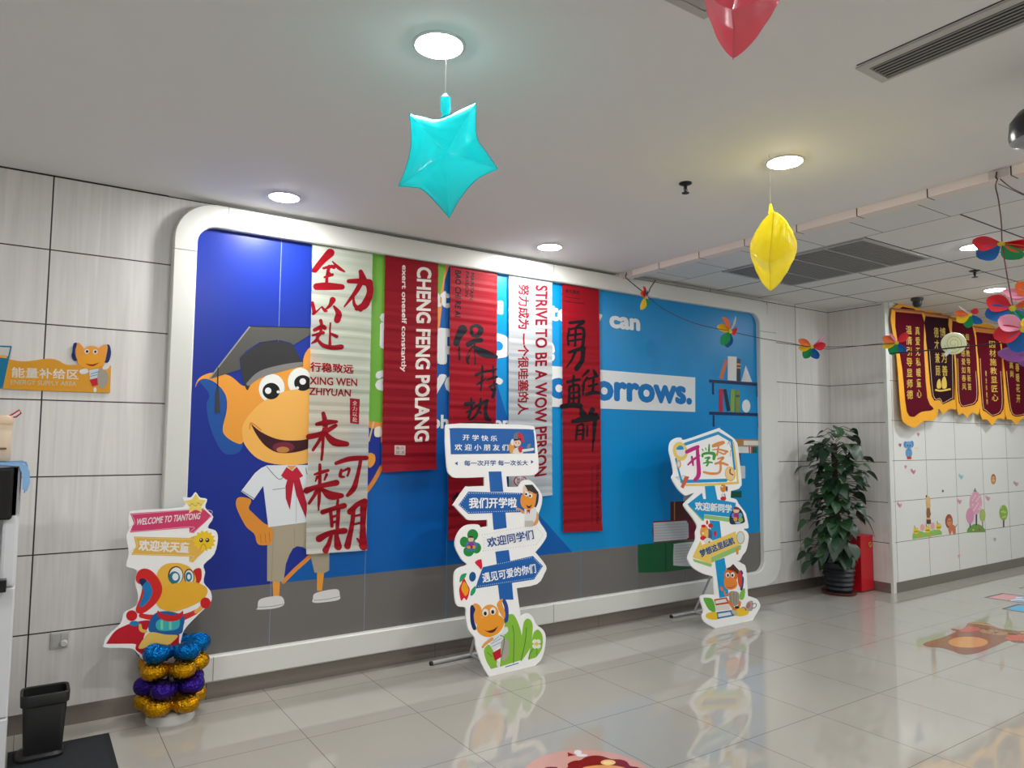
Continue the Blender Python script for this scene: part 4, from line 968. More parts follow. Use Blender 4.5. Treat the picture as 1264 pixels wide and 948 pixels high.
A.blob([(382, 720), (420, 660), (520, 630), (620, 622), (690, 645), (718, 680), (690, 735), (600, 785), (500, 815), (420, 800), (384, 765)], (240, 180, 52))
A.blob([(250, 600), (268, 552), (310, 536), (360, 556), (410, 620), (422, 680), (395, 745), (340, 800), (285, 830), (250, 806), (280, 720), (292, 650), (262, 630)], (214, 38, 36))
A.blob([(272, 612), (295, 600), (330, 620), (358, 670), (348, 725), (300, 780), (274, 776), (300, 705), (292, 650)], (24, 124, 190)); A.blob([(272, 612), (295, 600), (320, 615), (300, 640), (290, 650)], (20, 40, 96))
A.ell(224, 842, 36, 35, (206, 28, 40)); A.ell(704, 760, 34, 36, (206, 28, 40))
A.zoom(130, 680, 4.307)
A.blob([(236, 372), (268, 330), (320, 320), (380, 330), (420, 350), (415, 400), (400, 440), (320, 444), (236, 430)], (28, 96, 160)); A.blob([(270, 380), (300, 360), (380, 358), (396, 375), (380, 415), (300, 425), (272, 410)], (60, 180, 190)); A.strokes([([(300, 375), (300, 412)], 14), ([(345, 372), (345, 412)], 14)], (130, 216, 170))
A.blob([(278, 318), (300, 330), (350, 342), (395, 330), (412, 318), (410, 345), (380, 370), (320, 372), (280, 345)], (206, 30, 36))
A.strokes([([(215, 428), (190, 420), (185, 395)], (16, 18, 16))], (238, 190, 90))
A.blob([(176, 512), (200, 470), (240, 432), (320, 444), (385, 450), (350, 490), (310, 525), (270, 528), (272, 500), (250, 495), (215, 512), (190, 520)], (240, 200, 100))
A.build(rt, rough=.3)

# ---- foil balloon column
col = thing('balloon_column', 'stack of four flower-shaped foil balloons in blue, gold, purple and gold on a white foot', 'balloon column', (CX, CYY, 0))
obj('foot', lathe(bmesh.new(), [(.115, 0), (.118, .01), (.108, .045), (.09, .055), (0, .055)], (CX, CYY, 0), 40), mat((206, 206, 204), .35), col, True)
obj('pole', tube(bmesh.new(), [(CX, CYY + .02, .05), (CX, CYY + .02, .46)], .012, 10), mat((200, 200, 200), .4), col, True)
def foil(c): return mat(c, .2, .92, name='metal_foil', bump=(90, .9))
def flower_ring(z, c, rot, n=5, R=.15, s=1.0, label=None):
    bm = bmesh.new(); NT, NPH = 200, 22
    V = []
    for i in range(NT):
        th = 2 * math.pi * i / NT
        lob = abs(math.cos(n * (th - rot) / 2)) ** .8
        rad = (.032 + .022 * lob) * s
        cr = (.072 + .054 * lob) * s
        wr = .0030 * math.sin(th * 41) + .0022 * math.sin(th * 67 + 1)
        row = []
        for j in range(NPH):
            ph = 2 * math.pi * j / NPH
            r = cr + (rad * 1.05 + wr * abs(math.sin(ph))) * math.cos(ph)
            row.append(bm.verts.new((CX + r * math.cos(th), CYY + r * math.sin(th), z + (rad * .80 + wr) * math.sin(ph))))
        V.append(row)
    for i in range(NT):
        for j in range(NPH):
            bm.faces.new((V[i][j], V[(i + 1) % NT][j], V[(i + 1) % NT][(j + 1) % NPH], V[i][(j + 1) % NPH]))
    return obj('foil_balloon', bm, foil(c), col, True, label)
flower_ring(.100, (206, 150, 10), -2.30, label='lowest gold foil balloon')
flower_ring(.186, (52, 30, 130), -2.05, label='purple foil balloon')
flower_ring(.278, (206, 150, 10), -2.55, label='upper gold foil balloon')
flower_ring(.368, (0, 104, 176), -2.40, s=1.04, label='topmost blue foil balloon')

# ---- energy supply sign on the wall
A = Art((0, 4.401, 0), (1, 0, 0), (0, 0, 1), step=.0002, base=.0003)
A.zoom(0, 400, 5.267)
rt = thing('wall_sign', 'orange wavy wall sign reading ENERGY SUPPLY AREA at the left edge', 'sign', (.1, 4.40, 1.8))
OUT = [(-260, 205), (-120, 195), (-20, 205), (20, 203), (60, 228), (150, 243), (240, 234), (290, 226), (340, 226), (385, 240), (425, 262), (465, 266), (520, 262), (560, 262), (650, 262), (722, 270), (722, 270), (716, 447), (716, 447), (300, 434), (0, 420), (-260, 412), (-260, 412)]
obj('board', plate(bmesh.new(), A, [A.P(*p) for p in crom(OUT, True, 3)], .0085), mat((224, 156, 28), .25), rt)
A.part = 'print'
A.poly([(-80, 136), (77, 143), (18, 418), (-80, 414)], (20, 118, 160)); A.poly([(-80, 146), (66, 152), (52, 212), (20, 203), (-80, 205)], (206, 208, 206)); A.blob([(-40, 205), (20, 202), (42, 212), (45, 222), (0, 218), (-40, 220)], (236, 170, 60))
A.part = 'lettering'
A.text('能量补给区', (76, 280), (512, 296), (74, 348), (226, 222, 212), .015)
A.text('ENERGY SUPPLY AREA', (70, 362), (497, 374), (68, 392), (214, 196, 160), .01)
A.part = 'print'
A.blob([(470, 180), (478, 128), (500, 122), (500, 140), (488, 165), (490, 205), (505, 232), (480, 238), (465, 205)], (20, 40, 104)); A.blob([(498, 140), (510, 122), (540, 150), (552, 190), (520, 235), (494, 215)], OR)
A.blob([(690, 140), (712, 138), (722, 190), (706, 246), (680, 246), (690, 200)], (20, 40, 104)); A.blob([(640, 160), (680, 134), (700, 145), (692, 200), (680, 245), (650, 220)], OR)
A.ell(595, 192, 62, 50, OR); A.blob([(503, 230), (535, 205), (590, 195), (650, 205), (680, 232), (660, 270), (590, 292), (525, 272)], (240, 166, 40))
A.ell(565, 178, 15, 15, (238, 240, 238)); A.ell(620, 180, 15, 15, (238, 240, 238)); A.ell(566, 178, 8, 9, (20, 20, 20)); A.ell(620, 180, 8, 9, (20, 20, 20)); A.blob([(555, 256), (555, 256), (600, 262), (650, 248), (650, 248), (610, 272), (580, 270)], (140, 20, 30))
A.blob([(520, 300), (560, 290), (575, 310), (550, 325), (522, 322)], (226, 226, 222)); A.poly([(580, 300), (640, 290), (650, 345), (585, 362)], (206, 218, 222)); A.poly([(582, 362), (640, 348), (640, 395), (600, 405)], (200, 30, 40)); A.blob([(640, 300), (680, 295), (705, 340), (690, 400), (655, 418), (635, 380)], (166, 158, 146)); A.ell(690, 278, 26, 16, (226, 224, 220), -30); A.strokes([([(590, 325), (640, 310)], 4), ([(588, 340), (630, 330)], 4)], (60, 110, 170)); A.ell(618, 428, 10, 18, (220, 226, 222))
A.build(rt, rough=.25)

# ================================================================== PENNANTS AND STICKERS ON THE TILED WALL
GOLD, GOLD2, MAROON, FR = (232, 196, 80), (228, 150, 60), (104, 8, 36), (252, 176, 14)
PN = [0]
def pennant(label, outer, inner, seed, gold_top=(214, 130, 60), dark=(92, 0, 26), cols=(), trim=True, emblem=None):
    lean = math.radians(2.6)
    PN[0] += 1
    o = Vector((7.05, SY - .012 - .009 * (PN[0] % 2), 2.83))
    v = Vector((0, math.sin(lean), math.cos(lean)))
    A = Art(o, (1, 0, 0), v, step=.0005, base=.001)
    A.zoom(1090, 380, 6.322)
    c = A.P(sum(p[0] for p in outer[:2]) / 2, outer[0][1])
    w = A.W(c)
    rt = thing('silk_pennant', label, 'pennant', w, 'gold fringed pennants on the tiled wall')
    rnd = random.Random(seed)
    P = [A.P(*p) for p in crom(outer, True, 3)]
    obj('fringe', plate(bmesh.new(), A, P, .004), mat(FR, .55, bump=(90, .5)), rt, label='golden fringe')
    A.part = 'cloth'
    A.poly(crom(inner, True, 3), mat(dark, .8, spec=.1, name='maroon_velvet'))
    A.part = 'gold_trim'
    (ax, ay), (bx, by) = outer[0], outer[1]
    (ix, iy), (jx, jy) = inner[0], inner[1]
    A.poly([(ax, ay), (bx, by), (jx + 2, jy + 2), (ix - 2, iy + 2)], gold_top)
    if trim:
        cx = sum(p[0] for p in inner) / len(inner); 
        low = [p for p in inner[2:]]
        A.strokes([([(cx + (x - cx) * .86, y - (10 if y > 500 else 4)) for x, y in low], 4)], (222, 190, 140))
    A.part = 'lettering'
    for (t, TL, TR, BL) in cols: A.text(t, TL, TR, BL, GOLD, .004, line=1.15)
    if emblem:
        x, y = emblem
        A.blob([(x - 30, y + 30), (x - 28, y - 20), (x - 10, y - 40), (x, y - 10), (x, y + 30)], GOLD); A.blob([(x + 10, y + 30), (x + 8, y - 30), (x + 28, y - 62), (x + 44, y - 20), (x + 42, y + 30)], GOLD); A.line([(x - 40, y + 46), (x, y + 52), (x + 70, y + 40)], 14, GOLD)
    # hanging rod with a ball at each end
    p0, p1 = A.W(A.P(ax - 4, ay + 4), .004), A.W(A.P(bx + 4, by + 4), .004)
    obj('rod', tube(bmesh.new(), [p0, p1], .008, 8), mat((150, 90, 40), .4), rt, True)
    A.build(rt, rough=.6)
V = lambda s: '\n'.join(s)
pennant('first maroon pennant at the wall corner, gold fringe longest at its foot', [(68, 3), (310, 25), (345, 700), (430, 775), (405, 872), (320, 885), (248, 938), (248, 938), (165, 895), (140, 800), (105, 360)],
        [(95, 28), (303, 48), (318, 300), (345, 700), (395, 790), (300, 812), (245, 850), (245, 850), (185, 810), (150, 480)], 1, trim=False,
        cols=[(V('温情引导显师德'), (176, 138), (222, 142), (186, 712)), (V('真爱无私暖童心'), (248, 146), (284, 148), (262, 702))])
pennant('near black pennant with a gold emblem, second from the wall corner', [(305, 28), (515, 65), (555, 350), (582, 700), (575, 790), (525, 790), (465, 832), (465, 832), (440, 790), (380, 770), (340, 700), (318, 300)],
        [(330, 62), (510, 82), (552, 350), (558, 690), (545, 715), (465, 755), (465, 755), (440, 718), (380, 690), (345, 330)], 2, dark=(44, 4, 20),
        cols=[(V('德才兼顾'), (394, 150), (430, 154), (410, 530)), (V('博爱为善'), (440, 152), (484, 156), (460, 530))], emblem=(450, 595))
pennant('maroon pennant behind the white paper snail, third from the wall corner', [(515, 70), (700, 110), (745, 500), (752, 815), (700, 815), (655, 855), (655, 855), (620, 820), (580, 800), (555, 350)],
        [(540, 100), (695, 132), (735, 500), (740, 725), (655, 770), (655, 770), (590, 740), (570, 400)], 3,
        cols=[(V('良师慈爱如春风'), (604, 200), (636, 204), (616, 640)), (V('细心教导育新苗'), (640, 200), (668, 204), (660, 640))])
pennant('maroon pennant with one bold column of gold characters, fourth from the wall corner', [(700, 140), (905, 170), (945, 500), (957, 840), (900, 862), (852, 918), (852, 918), (810, 870), (760, 830), (720, 400)],
        [(725, 185), (900, 207), (930, 500), (940, 790), (855, 850), (855, 850), (800, 810), (770, 760), (745, 400)], 4,
        cols=[(V('因材施教显匠心'), (824, 258), (874, 262), (848, 728)), (V('赠全体老师'), (795, 490), (806, 491), (806, 755))])
pennant('maroon pennant at the right edge below the pinwheel cluster', [(905, 160), (1110, 190), (1160, 500), (1168, 855), (1090, 865), (1040, 915), (1040, 915), (1000, 870), (955, 830), (935, 400)],
        [(935, 205), (1105, 227), (1140, 500), (1140, 800), (1040, 850), (1040, 850), (990, 800), (950, 500)], 5,
        cols=[(V('师德高尚'), (974, 290), (1004, 294), (990, 540)), (V('春暖花开'), (1030, 430), (1060, 434), (1040, 740))])

def sticker(label, draw, ref, cat='wall sticker'):
    A = Art((0, SY - .0002, 0), (1, 0, 0), (0, 0, 1), step=.0003, base=.0006)
    A.zoom(1100, 520, 4.738)
    rt = thing('wall_sticker', label, cat, A.W(A.P(*ref)), 'stickers on the tiled wall')
    draw(A); A.build(rt, rough=.35)
def d(A):
    A.ell(103, 185, 20, 30, (96, 156, 204)); A.ell(84, 136, 12, 20, (74, 134, 192)); A.ell(121, 134, 11, 20, (74, 134, 192)); A.ell(103, 140, 19, 24, (110, 168, 212)); A.ell(96, 142, 4, 5, (30, 40, 60)); A.ell(110, 142, 4, 5, (30, 40, 60)); A.line([(103, 150), (103, 170)], 6, (70, 130, 190)); A.poly([(92, 206), (118, 206), (118, 222), (92, 222)], (196, 60, 60)); A.line([(136, 156), (160, 158)], 2, (210, 150, 150))
sticker('little blue elephant sticker near the wall corner under the first pennant', d, (103, 165))
def d(A):
    GS = (150, 196, 90)
    A.blob([(124, 690), (124, 690), (128, 655), (160, 640), (200, 650), (250, 635), (290, 640), (298, 662), (298, 662)], GS)
    A.blob([(202, 470), (212, 436), (226, 470), (230, 500), (226, 540), (232, 596), (206, 596), (208, 540), (204, 500)], (224, 184, 120)); A.poly([(206, 575), (232, 575), (232, 600), (206, 600)], (90, 50, 40)); A.ell(206, 440, 4, 9, (60, 40, 30)); A.ell(216, 460, 14, 22, (226, 190, 130)); A.ell(222, 542, 10, 16, (150, 90, 50))
    A.blob([(206, 520), (216, 505), (228, 520), (226, 560), (208, 560)], (150, 100, 56))
    for x, y in ((145, 640), (213, 632), (278, 616)): A.ell(x, y, 16, 20, (240, 210, 60)); A.strokes([([(x - 10, y + 6), (x + 10, y + 4)], 4), ([(x - 6, y - 16), (x - 10, y - 30)], 3)], (60, 50, 40))
    for x, y in ((182, 622), (242, 612)): A.ell(x, y, 13, 20, (236, 170, 170))
    for x, y in ((165, 675), (228, 670)): A.ell(x, y, 6, 8, (236, 160, 40))
sticker('giraffe sticker standing behind a row of flowers and bees', d, (215, 690))
def d(A):
    A.ell(338, 585, 22, 42, (170, 76, 50)); A.ell(340, 590, 14, 24, (214, 140, 90)); A.blob([(335, 620), (360, 605), (375, 620), (376, 660), (362, 660), (356, 640), (348, 660), (340, 660)], (206, 120, 80)); A.line([(374, 620), (384, 605)], 4, (150, 70, 40)); A.ell(335, 584, 2.5, 4, (40, 30, 30)); A.ell(346, 582, 2.5, 4, (40, 30, 30))
sticker('brown lion sticker right of the giraffe', d, (352, 660))
def d(A):
    A.blob([(442, 652), (442, 652), (450, 625), (490, 600), (530, 612), (552, 640), (552, 648), (552, 648)], (110, 160, 70))
    A.line([(498, 540), (498, 605)], 9, (80, 50, 90)); A.line([(461, 575), (462, 620)], 6, (80, 50, 70)); A.line([(534, 570), (535, 615)], 5, (80, 70, 50))
    A.ell(494, 478, 37, 68, (228, 168, 190)); A.ell(461, 553, 23, 46, (222, 150, 184)); A.ell(534, 550, 18, 38, (176, 196, 110))
    for k in range(14): A.ell(470 + (k * 37 % 52), 430 + (k * 53 % 100), 4, 6, (244, 206, 220))
    A.poly([(480, 412), (490, 388), (500, 412)], (120, 130, 120)); A.ell(515, 632, 6, 6, (200, 60, 60)); A.ell(480, 635, 5, 5, (240, 220, 90))
sticker('cluster of three tree stickers with a tall pink crown on a green mound', d, (497, 650))
def d(A):
    A.line([(657, 560), (658, 617)], 9, (96, 66, 60)); A.ell(657, 535, 25, 45, (140, 186, 70))
    for k in range(10): A.ell(644 + (k * 17 % 28), 505 + (k * 29 % 60), 4, 6, (190, 216, 120))
sticker('single green tree sticker on a brown trunk', d, (658, 617))
def d(A):
    A.ell(598, 338, 15, 30, (170, 110, 60)); A.ell(598, 342, 10, 20, (236, 184, 120)); A.ell(594, 336, 2, 4, (40, 30, 30)); A.ell(603, 336, 2, 4, (40, 30, 30)); A.line([(593, 352), (598, 356), (604, 352)], 2, (150, 60, 50))
sticker('small brown monkey face sticker near the right edge of the wall', d, (598, 338))
hearts = [((52, 140), (150, 100, 110), 'tiny dark red petal sticker left of the blue elephant'), ((158, 78), (190, 130, 130), 'tiny pink petal sticker above right of the blue elephant'),
          ((84, 268), (214, 150, 170), 'small pink petal sticker below the blue elephant'), ((128, 294), (206, 140, 160), 'pink butterfly sticker below right of the blue elephant'),
          ((48, 490), (214, 150, 170), 'pink butterfly sticker at the wall corner above the flower row'), ((398, 468), (222, 160, 180), 'pink butterfly sticker left of the pink tree crown'),
          ((564, 450), (220, 170, 180), 'pale pink butterfly sticker right of the pink tree crown'), ((396, 790), (220, 150, 170), 'single pink petal sticker below the lion near the baseboard'),
          ((730, 366), (206, 170, 176), 'pale butterfly sticker at the far right of the wall'), ((302, 408), (96, 96, 84), 'tiny dark dot sticker above the giraffe'),
          ((606, 692), (170, 170, 166), 'tiny grey petal sticker under the green tree'), ((408, 324), (150, 196, 206), 'pale blue butterfly sticker on the middle of the tiled wall')]
for (x, y), c, lab in hearts:
    def d(A, x=x, y=y, c=c):
        if 'butterfly' in lab:
            A.ell(x - 7, y - 5, 7, 13, c, -20); A.ell(x + 6, y + 3, 7, 14, c, 25); A.line([(x - 2, y - 8), (x + 1, y + 10)], 2.5, tuple(v * .7 for v in c))
        elif 'dot' in lab: A.ell(x, y, 6, 8, c)
        else: A.blob([(x, y + 13), (x, y + 13), (x - 8, y - 4), (x - 3, y - 12), (x, y - 6), (x + 4, y - 12), (x + 8, y - 3)], c)
    sticker(lab, d, (x, y))

# ================================================================== FLOOR DECALS
def decal(name, label, draw, zoom, ref):
    A = Art((0, 0, 0), (1, 0, 0), (0, 1, 0), step=.0002, base=.0006)
    A.zoom(*zoom)
    rt = thing(name, label, 'floor sticker', A.W(A.P(*ref)), 'stickers on the floor')
    draw(A); A.build(rt, rough=.12)
def d(A):
    B = (140, 88, 62)
    A.blob([(80, 315), (105, 300), (170, 282), (240, 254), (250, 248), (225, 238), (232, 233), (272, 238), (300, 222), (312, 206), (345, 201), (410, 206), (445, 222), (470, 232), (560, 244), (610, 246), (700, 252), (720, 275), (660, 290), (595, 290), (600, 306), (545, 303), (518, 294), (470, 315), (400, 345), (345, 362), (300, 367), (262, 362), (236, 350), (170, 332), (110, 328)], B)
    A.ell(312, 303, 102, 28, (212, 150, 84)); A.blob([(316, 206), (350, 203), (405, 208), (440, 222), (400, 215), (350, 209)], (196, 148, 92)); A.blob([(270, 240), (310, 222), (365, 228), (372, 240), (330, 248), (290, 250)], (196, 92, 76)); A.blob([(505, 285), (520, 268), (580, 264), (640, 278), (600, 292), (545, 296)], (196, 92, 76)); A.ell(620, 254, 40, 6, (196, 148, 92))
    A.blob([(370, 245), (395, 234), (470, 246), (520, 256), (490, 268), (430, 262), (385, 255)], (172, 124, 90)); A.strokes([([(385, 233), (418, 240)], 5), ([(520, 258), (560, 265)], 5), ([(432, 256), (450, 254), (470, 252)], 3), ([(448, 248), (452, 258)], 3)], (84, 40, 30))
decal('floor_sticker', 'brown bear floor sticker lying with a tan belly', d, (1120, 720, 4.16), (312, 303))
# red maned lion in a pink disc, cut by the bottom of the view
p1, p2, p3 = flr(650, 946), flr(712, 925.5), flr(792, 943)
def circ(a, b, c):
    ax, ay, bx, by, cx, cy = a.x, a.y, b.x, b.y, c.x, c.y
    D = 2 * (ax * (by - cy) + bx * (cy - ay) + cx * (ay - by))
    ux = ((ax * ax + ay * ay) * (by - cy) + (bx * bx + by * by) * (cy - ay) + (cx * cx + cy * cy) * (ay - by)) / D
    uy = ((ax * ax + ay * ay) * (cx - bx) + (bx * bx + by * by) * (ax - cx) + (cx * cx + cy * cy) * (bx - ax)) / D
    return ux, uy, math.hypot(ax - ux, ay - uy)
lx, ly, lr = circ(p1, p2, p3)
def d(A):
    A.upoly([(lx + lr * math.cos(k * math.pi / 32), ly + lr * math.sin(k * math.pi / 32)) for k in range(64)], (206, 158, 146))
    A.blob([(508, 300), (512, 270), (560, 248), (610, 242), (650, 220), (710, 207), (780, 212), (850, 234), (920, 238), (970, 255), (1000, 288), (1060, 300), (1120, 340), (1150, 420), (1100, 520), (900, 560), (700, 560), (500, 520), (420, 420), (440, 340)], (130, 34, 34))
    A.blob([(330, 305), (370, 296), (430, 300), (420, 330), (350, 330)], (120, 40, 40))
    A.blob([(620, 310), (700, 288), (800, 282), (900, 290), (980, 320), (1000, 420), (900, 500), (700, 490), (600, 400)], (226, 160, 90)); A.ell(826, 262, 58, 22, (240, 196, 120)); A.ell(822, 266, 36, 14, (246, 214, 150))
    A.ell(590, 182, 30, 18, (222, 222, 228)); A.ell(622, 206, 44, 11, (222, 222, 228)); A.poly([(510, 182), (572, 204), (512, 214)], (150, 40, 40)); A.ell(720, 380, 14, 20, (50, 30, 30)); A.ell(900, 390, 14, 20, (50, 30, 30)); A.ell(805, 430, 40, 22, (150, 60, 40))
decal('floor_sticker', 'round pink floor sticker with a dark red maned lion, cut by the bottom edge', d, (620, 900, 6.32), (700, 290))
for lab, q, c, ref in (('pink hopscotch square with a dark outline on the floor near the tiled wall', [(1214, 737.5), (1237, 732), (1290, 739), (1272, 746)], (222, 150, 160), (1240, 738)),
                       ('sky blue hopscotch square with a dark outline in front of the pink square', [(1236, 751.5), (1256, 745.5), (1312, 753), (1300, 762)], (70, 172, 222), (1262, 752)),
                       ('corner of a dark outlined hopscotch square at the right edge', [(1257, 726), (1268, 723.8), (1310, 729), (1300, 734)], (206, 190, 110), (1268, 727))):
    def d(A, q=q, c=c, lab=lab):
        A.poly(q, (66, 60, 62))
        m = (sum(p[0] for p in q) / 4, sum(p[1] for p in q) / 4)
        A.poly([(m[0] + (x - m[0]) * .88, m[1] + (y - m[1]) * .82) for x, y in q], c)
        if 'pink' in lab[:5]: A.blob([(1248, 741), (1254, 738), (1262, 736), (1275, 737), (1278, 741), (1266, 744), (1254, 743)], (150, 170, 214)); A.strokes([([(1248, 741.5), (1256, 740), (1266, 741)], 1.2), ([(1254, 738), (1262, 738)], 1)], (232, 234, 238))
    decal('floor_sticker', lab, d, (0, 0, 1), ref)

# ================================================================== LEFT EDGE: DISPENSER, BIN, MAT
DX, DY = -.014, 3.60
disp = thing('water_dispenser', 'tall white drinks dispenser with a black front panel, cut by the left edge', 'dispenser', (-.22, 3.8, 0))
m_w = mat((214, 217, 222), .3); m_b = mat((14, 14, 15), .22)
zt = wall(26, 573, DY).z
def dz(y, x=15): return wall(x, y, DY).z
bm = nb(DX - .46, DX, DY, DY + .40, 0, dz(885) - .002, bev=.006); obj('lower_body', bm, m_w, disp)
obj('front_door', nb(DX - .45, DX - .004, DY - .004, DY + .2, .06, dz(885) - .006, bev=.003), m_w, disp)
obj('middle_body', nb(DX - .46, DX, DY, DY + .40, dz(885) + .001, dz(725) - .001, bev=.006), m_w, disp)
bm = nb(DX - .46, DX, DY + .13, DY + .40, dz(725) + .001, zt, bev=.012)
box(bm, DX - .055, DX, DY, DY + .15, dz(725) + .001, zt, bev=.012); box(bm, DX - .46, DX - .40, DY, DY + .15, dz(725) + .001, zt, bev=.012)
box(bm, DX - .46, DX, DY, DY + .15, dz(640) , zt, bev=.012)
obj('upper_body', bm, m_w, disp)
xr = wall(16.8, 600, DY - .02).x
obj('front_panel', nb(xr - .40, xr, DY - .022, DY, dz(641), dz(575) - .006, bev=.012, seg=3), m_b, disp, label='black glossy front panel')
obj('drip_tray', nb(DX - .42, wall(8, 720, DY - .05).x, DY - .05, DY + .1, dz(728), dz(713), bev=.004), m_b, disp)
obj('tap', lathe(bmesh.new(), [(.018, 0), (.018, -.05), (.012, -.055), (.012, -.075)], (DX - .2, DY + .06, dz(641)), 16), m_b, disp, True)
# blue cloth over the top edge
Y0 = DY - .006
cl = bmesh.new()
NX, NS = 10, 16
rows = []
pathp = [(-.30, zt + .004), (-.20, zt + .006), (-.10, zt + .006), (-.04, zt + .005), (DX - .004, zt + .006), (DX + .012, zt + .001), (DX + .018, zt - .015), (DX + .022, zt - .05), (DX + .022, zt - .08), (DX + .014, zt - .105)]
for k, (px, pz) in enumerate(pathp):
    row = []
    for j in range(NX):
        y = Y0 + .22 * j / (NX - 1)
        row.append(cl.verts.new((px + .003 * math.sin(j * 1.9 + k), y, pz + .003 * abs(math.sin(j * 1.3 + k * .7)) - (.02 * abs(math.sin(j * .9)) if k == len(pathp) - 1 else 0))))
    rows.append(row)
for a, b in zip(rows, rows[1:]):
    for j in range(NX - 1): cl.faces.new((a[j], a[j + 1], b[j + 1], b[j]))
bmesh.ops.solidify(cl, geom=cl.faces[:], thickness=.004)
CA = Art((0, DY - .0075, 0), (1, 0, 0), (0, 0, 1))
plate(cl, CA, [(-.30, zt + .007), (DX - .006, zt + .008), (DX + .016, zt - .006), (DX + .027, zt - .03), (DX + .031, zt - .075), (DX + .022, zt - .112), (DX + .005, zt - .104), (DX + .002, zt - .04), (DX - .010, zt - .008), (-.10, zt - .001), (-.30, zt - .001)], .005)
o = obj('cleaning_cloth', cl, mat((140, 186, 232), .85, bump=(220, .4)), None, True)
tag(o, 'light blue cloth draped over the top edge of the white dispenser', 'cloth')
# beige bottle with a red strap standing on the cloth
bx, by = wall(-3, 540, DY + .12).x, DY + .12
zb = zt + .012
zt2 = wall(5, 513, DY + .12).z
hb = zt2 - zb
bt = thing('bottle', 'beige bottle with a red wrist strap standing on the dispenser', 'bottle', (bx, by, zb))
obj('body', lathe(bmesh.new(), [(.046, 0), (.050, .006), (.050, hb * .62), (.047, hb * .68), (.050, hb * .72), (.050, hb * .80)], (bx, by, zb), 32), mat((222, 200, 174), .4), bt, True)
lid_ = obj('lid', lathe(bmesh.new(), [(.052, hb * .80), (.053, hb * .82), (.053, hb * .95), (.046, hb), (0, hb)], (bx, by, zb), 32), mat((216, 190, 160), .4), bt, True)
q0 = wall(11, 516, by); q1 = wall(24, 506, by); q2 = wall(26, 510, by)
obj('strap', tube(bmesh.new(), [q0 + Vector((-.012, -.01, 0)), wall(16, 511, by), q1, q2, wall(20, 514.5, by), q0], .0035, 8), mat((186, 24, 50), .5), lid_, True, label='red wrist strap')
obj('mark', nb(bx + .010, bx + .034, by - .0515, by - .046, zb + hb * .25, zb + hb * .29), mat((120, 90, 60), .5), bt)

# black mat and bin
m_mat = mat((30, 36, 42), .95, bump=(300, .6))
mt = thing('door_mat', 'dark ribbed floor mat under the black bin', 'mat', (.1, 3.7, 0))
obj('border', nb(-.008, .405, 3.05, 4.172, 0.0005, .007, bev=.002), mat((24, 27, 31), .9), mt)
obj('pile', nb(.012, .380, 3.07, 4.150, .005, .010), m_mat, mt)
bn = thing('waste_bin', 'black rectangular pedal bin standing on the dark mat', 'bin', (.13, 4.03, .01))
m_bin = mat((26, 26, 27), .45)
def rbox(bm, cx, cy, w, dp, z, r, n=5):
    return [bm.verts.new((x, y, z)) for x, y in rrect(cx - w / 2, cx + w / 2, cy - dp / 2, cy + dp / 2, r, n)]
bcx, bcy = .124, 4.05
zr = wall(55, 858, bcy - .09).z
def skin(bm, L):
    for a, b in zip(L, L[1:]):
        for k in range(len(a)): bm.faces.new((a[k], a[(k + 1) % len(a)], b[(k + 1) % len(b)], b[k]))
bm = bmesh.new()
L = [rbox(bm, bcx, bcy, .150, .115, .028, .02), rbox(bm, bcx, bcy, .153, .118, .05, .02), rbox(bm, bcx, bcy, .176, .142, zr - .03, .025), rbox(bm, bcx, bcy, .168, .134, zr - .02, .025), rbox(bm, bcx, bcy, .146, .110, .055, .02)]
skin(bm, L); bm.faces.new(L[0][::-1]); bm.faces.new(L[-1])
obj('body', bm, m_bin, bn, True)
bm = bmesh.new()
L = [rbox(bm, bcx, bcy, .178, .144, zr - .055, .027), rbox(bm, bcx, bcy, .190, .156, zr - .05, .03), rbox(bm, bcx, bcy, .194, .160, zr - .006, .03), rbox(bm, bcx, bcy, .187, .153, zr, .03), rbox(bm, bcx, bcy, .170, .136, zr - .004, .026), rbox(bm, bcx, bcy, .166, .132, zr - .05, .026)]
skin(bm, L)
obj('rim', bm, m_bin, bn, True)
bm = bmesh.new()
L = [rbox(bm, bcx - .01, bcy, .185, .15, .0105, .04), rbox(bm, bcx - .01, bcy, .188, .152, .024, .04), rbox(bm, bcx - .01, bcy, .165, .13, .036, .035)]
skin(bm, L); bm.faces.new(L[0][::-1]); bm.faces.new(L[-1])
obj('base', bm, m_bin, bn, True)

# ================================================================== ALCOVE: PLANT, RED CABINET
bm = bmesh.new()
rc = thing('extinguisher_box', 'red metal fire extinguisher box on the floor behind the potted plant', 'box', (6.93, 4.08, 0))
X0, X1, Y0, Y1 = 6.80, 7.018, 3.985, 4.16
zc = wall(1070, 661, Y0).z
obj('body', nb(X0, X1, Y0, Y1, .012, zc - .02, bev=.004), mat((196, 14, 32), .35), rc)
obj('lid', nb(X0 - .004, X1 + .003, Y0 - .004, Y1 + .004, zc - .02, zc, bev=.004), mat((196, 14, 32), .35), rc)
obj('foot', nb(X0 + .01, X1 - .01, Y0 + .01, Y1 - .01, 0, .013), mat((120, 10, 20), .5), rc)
hc = Vector(((wall(1073, 672, Y0).x), Y0 - .002, wall(1073, 672, Y0).z))
hd_ = obj('handle', lathe(bmesh.new(), [(.022, 0), (.026, .004), (.026, .009), (.019, .009), (.019, 0)], hc, 24, (0, -1, 0)), mat((214, 150, 60), .4), rc, True, label='orange ring handle')
obj('emblem', lathe(bmesh.new(), [(.014, .001), (.014, .003), (0, .004)], hc, 20, (0, -1, 0)), mat((70, 110, 80), .5), hd_, True)

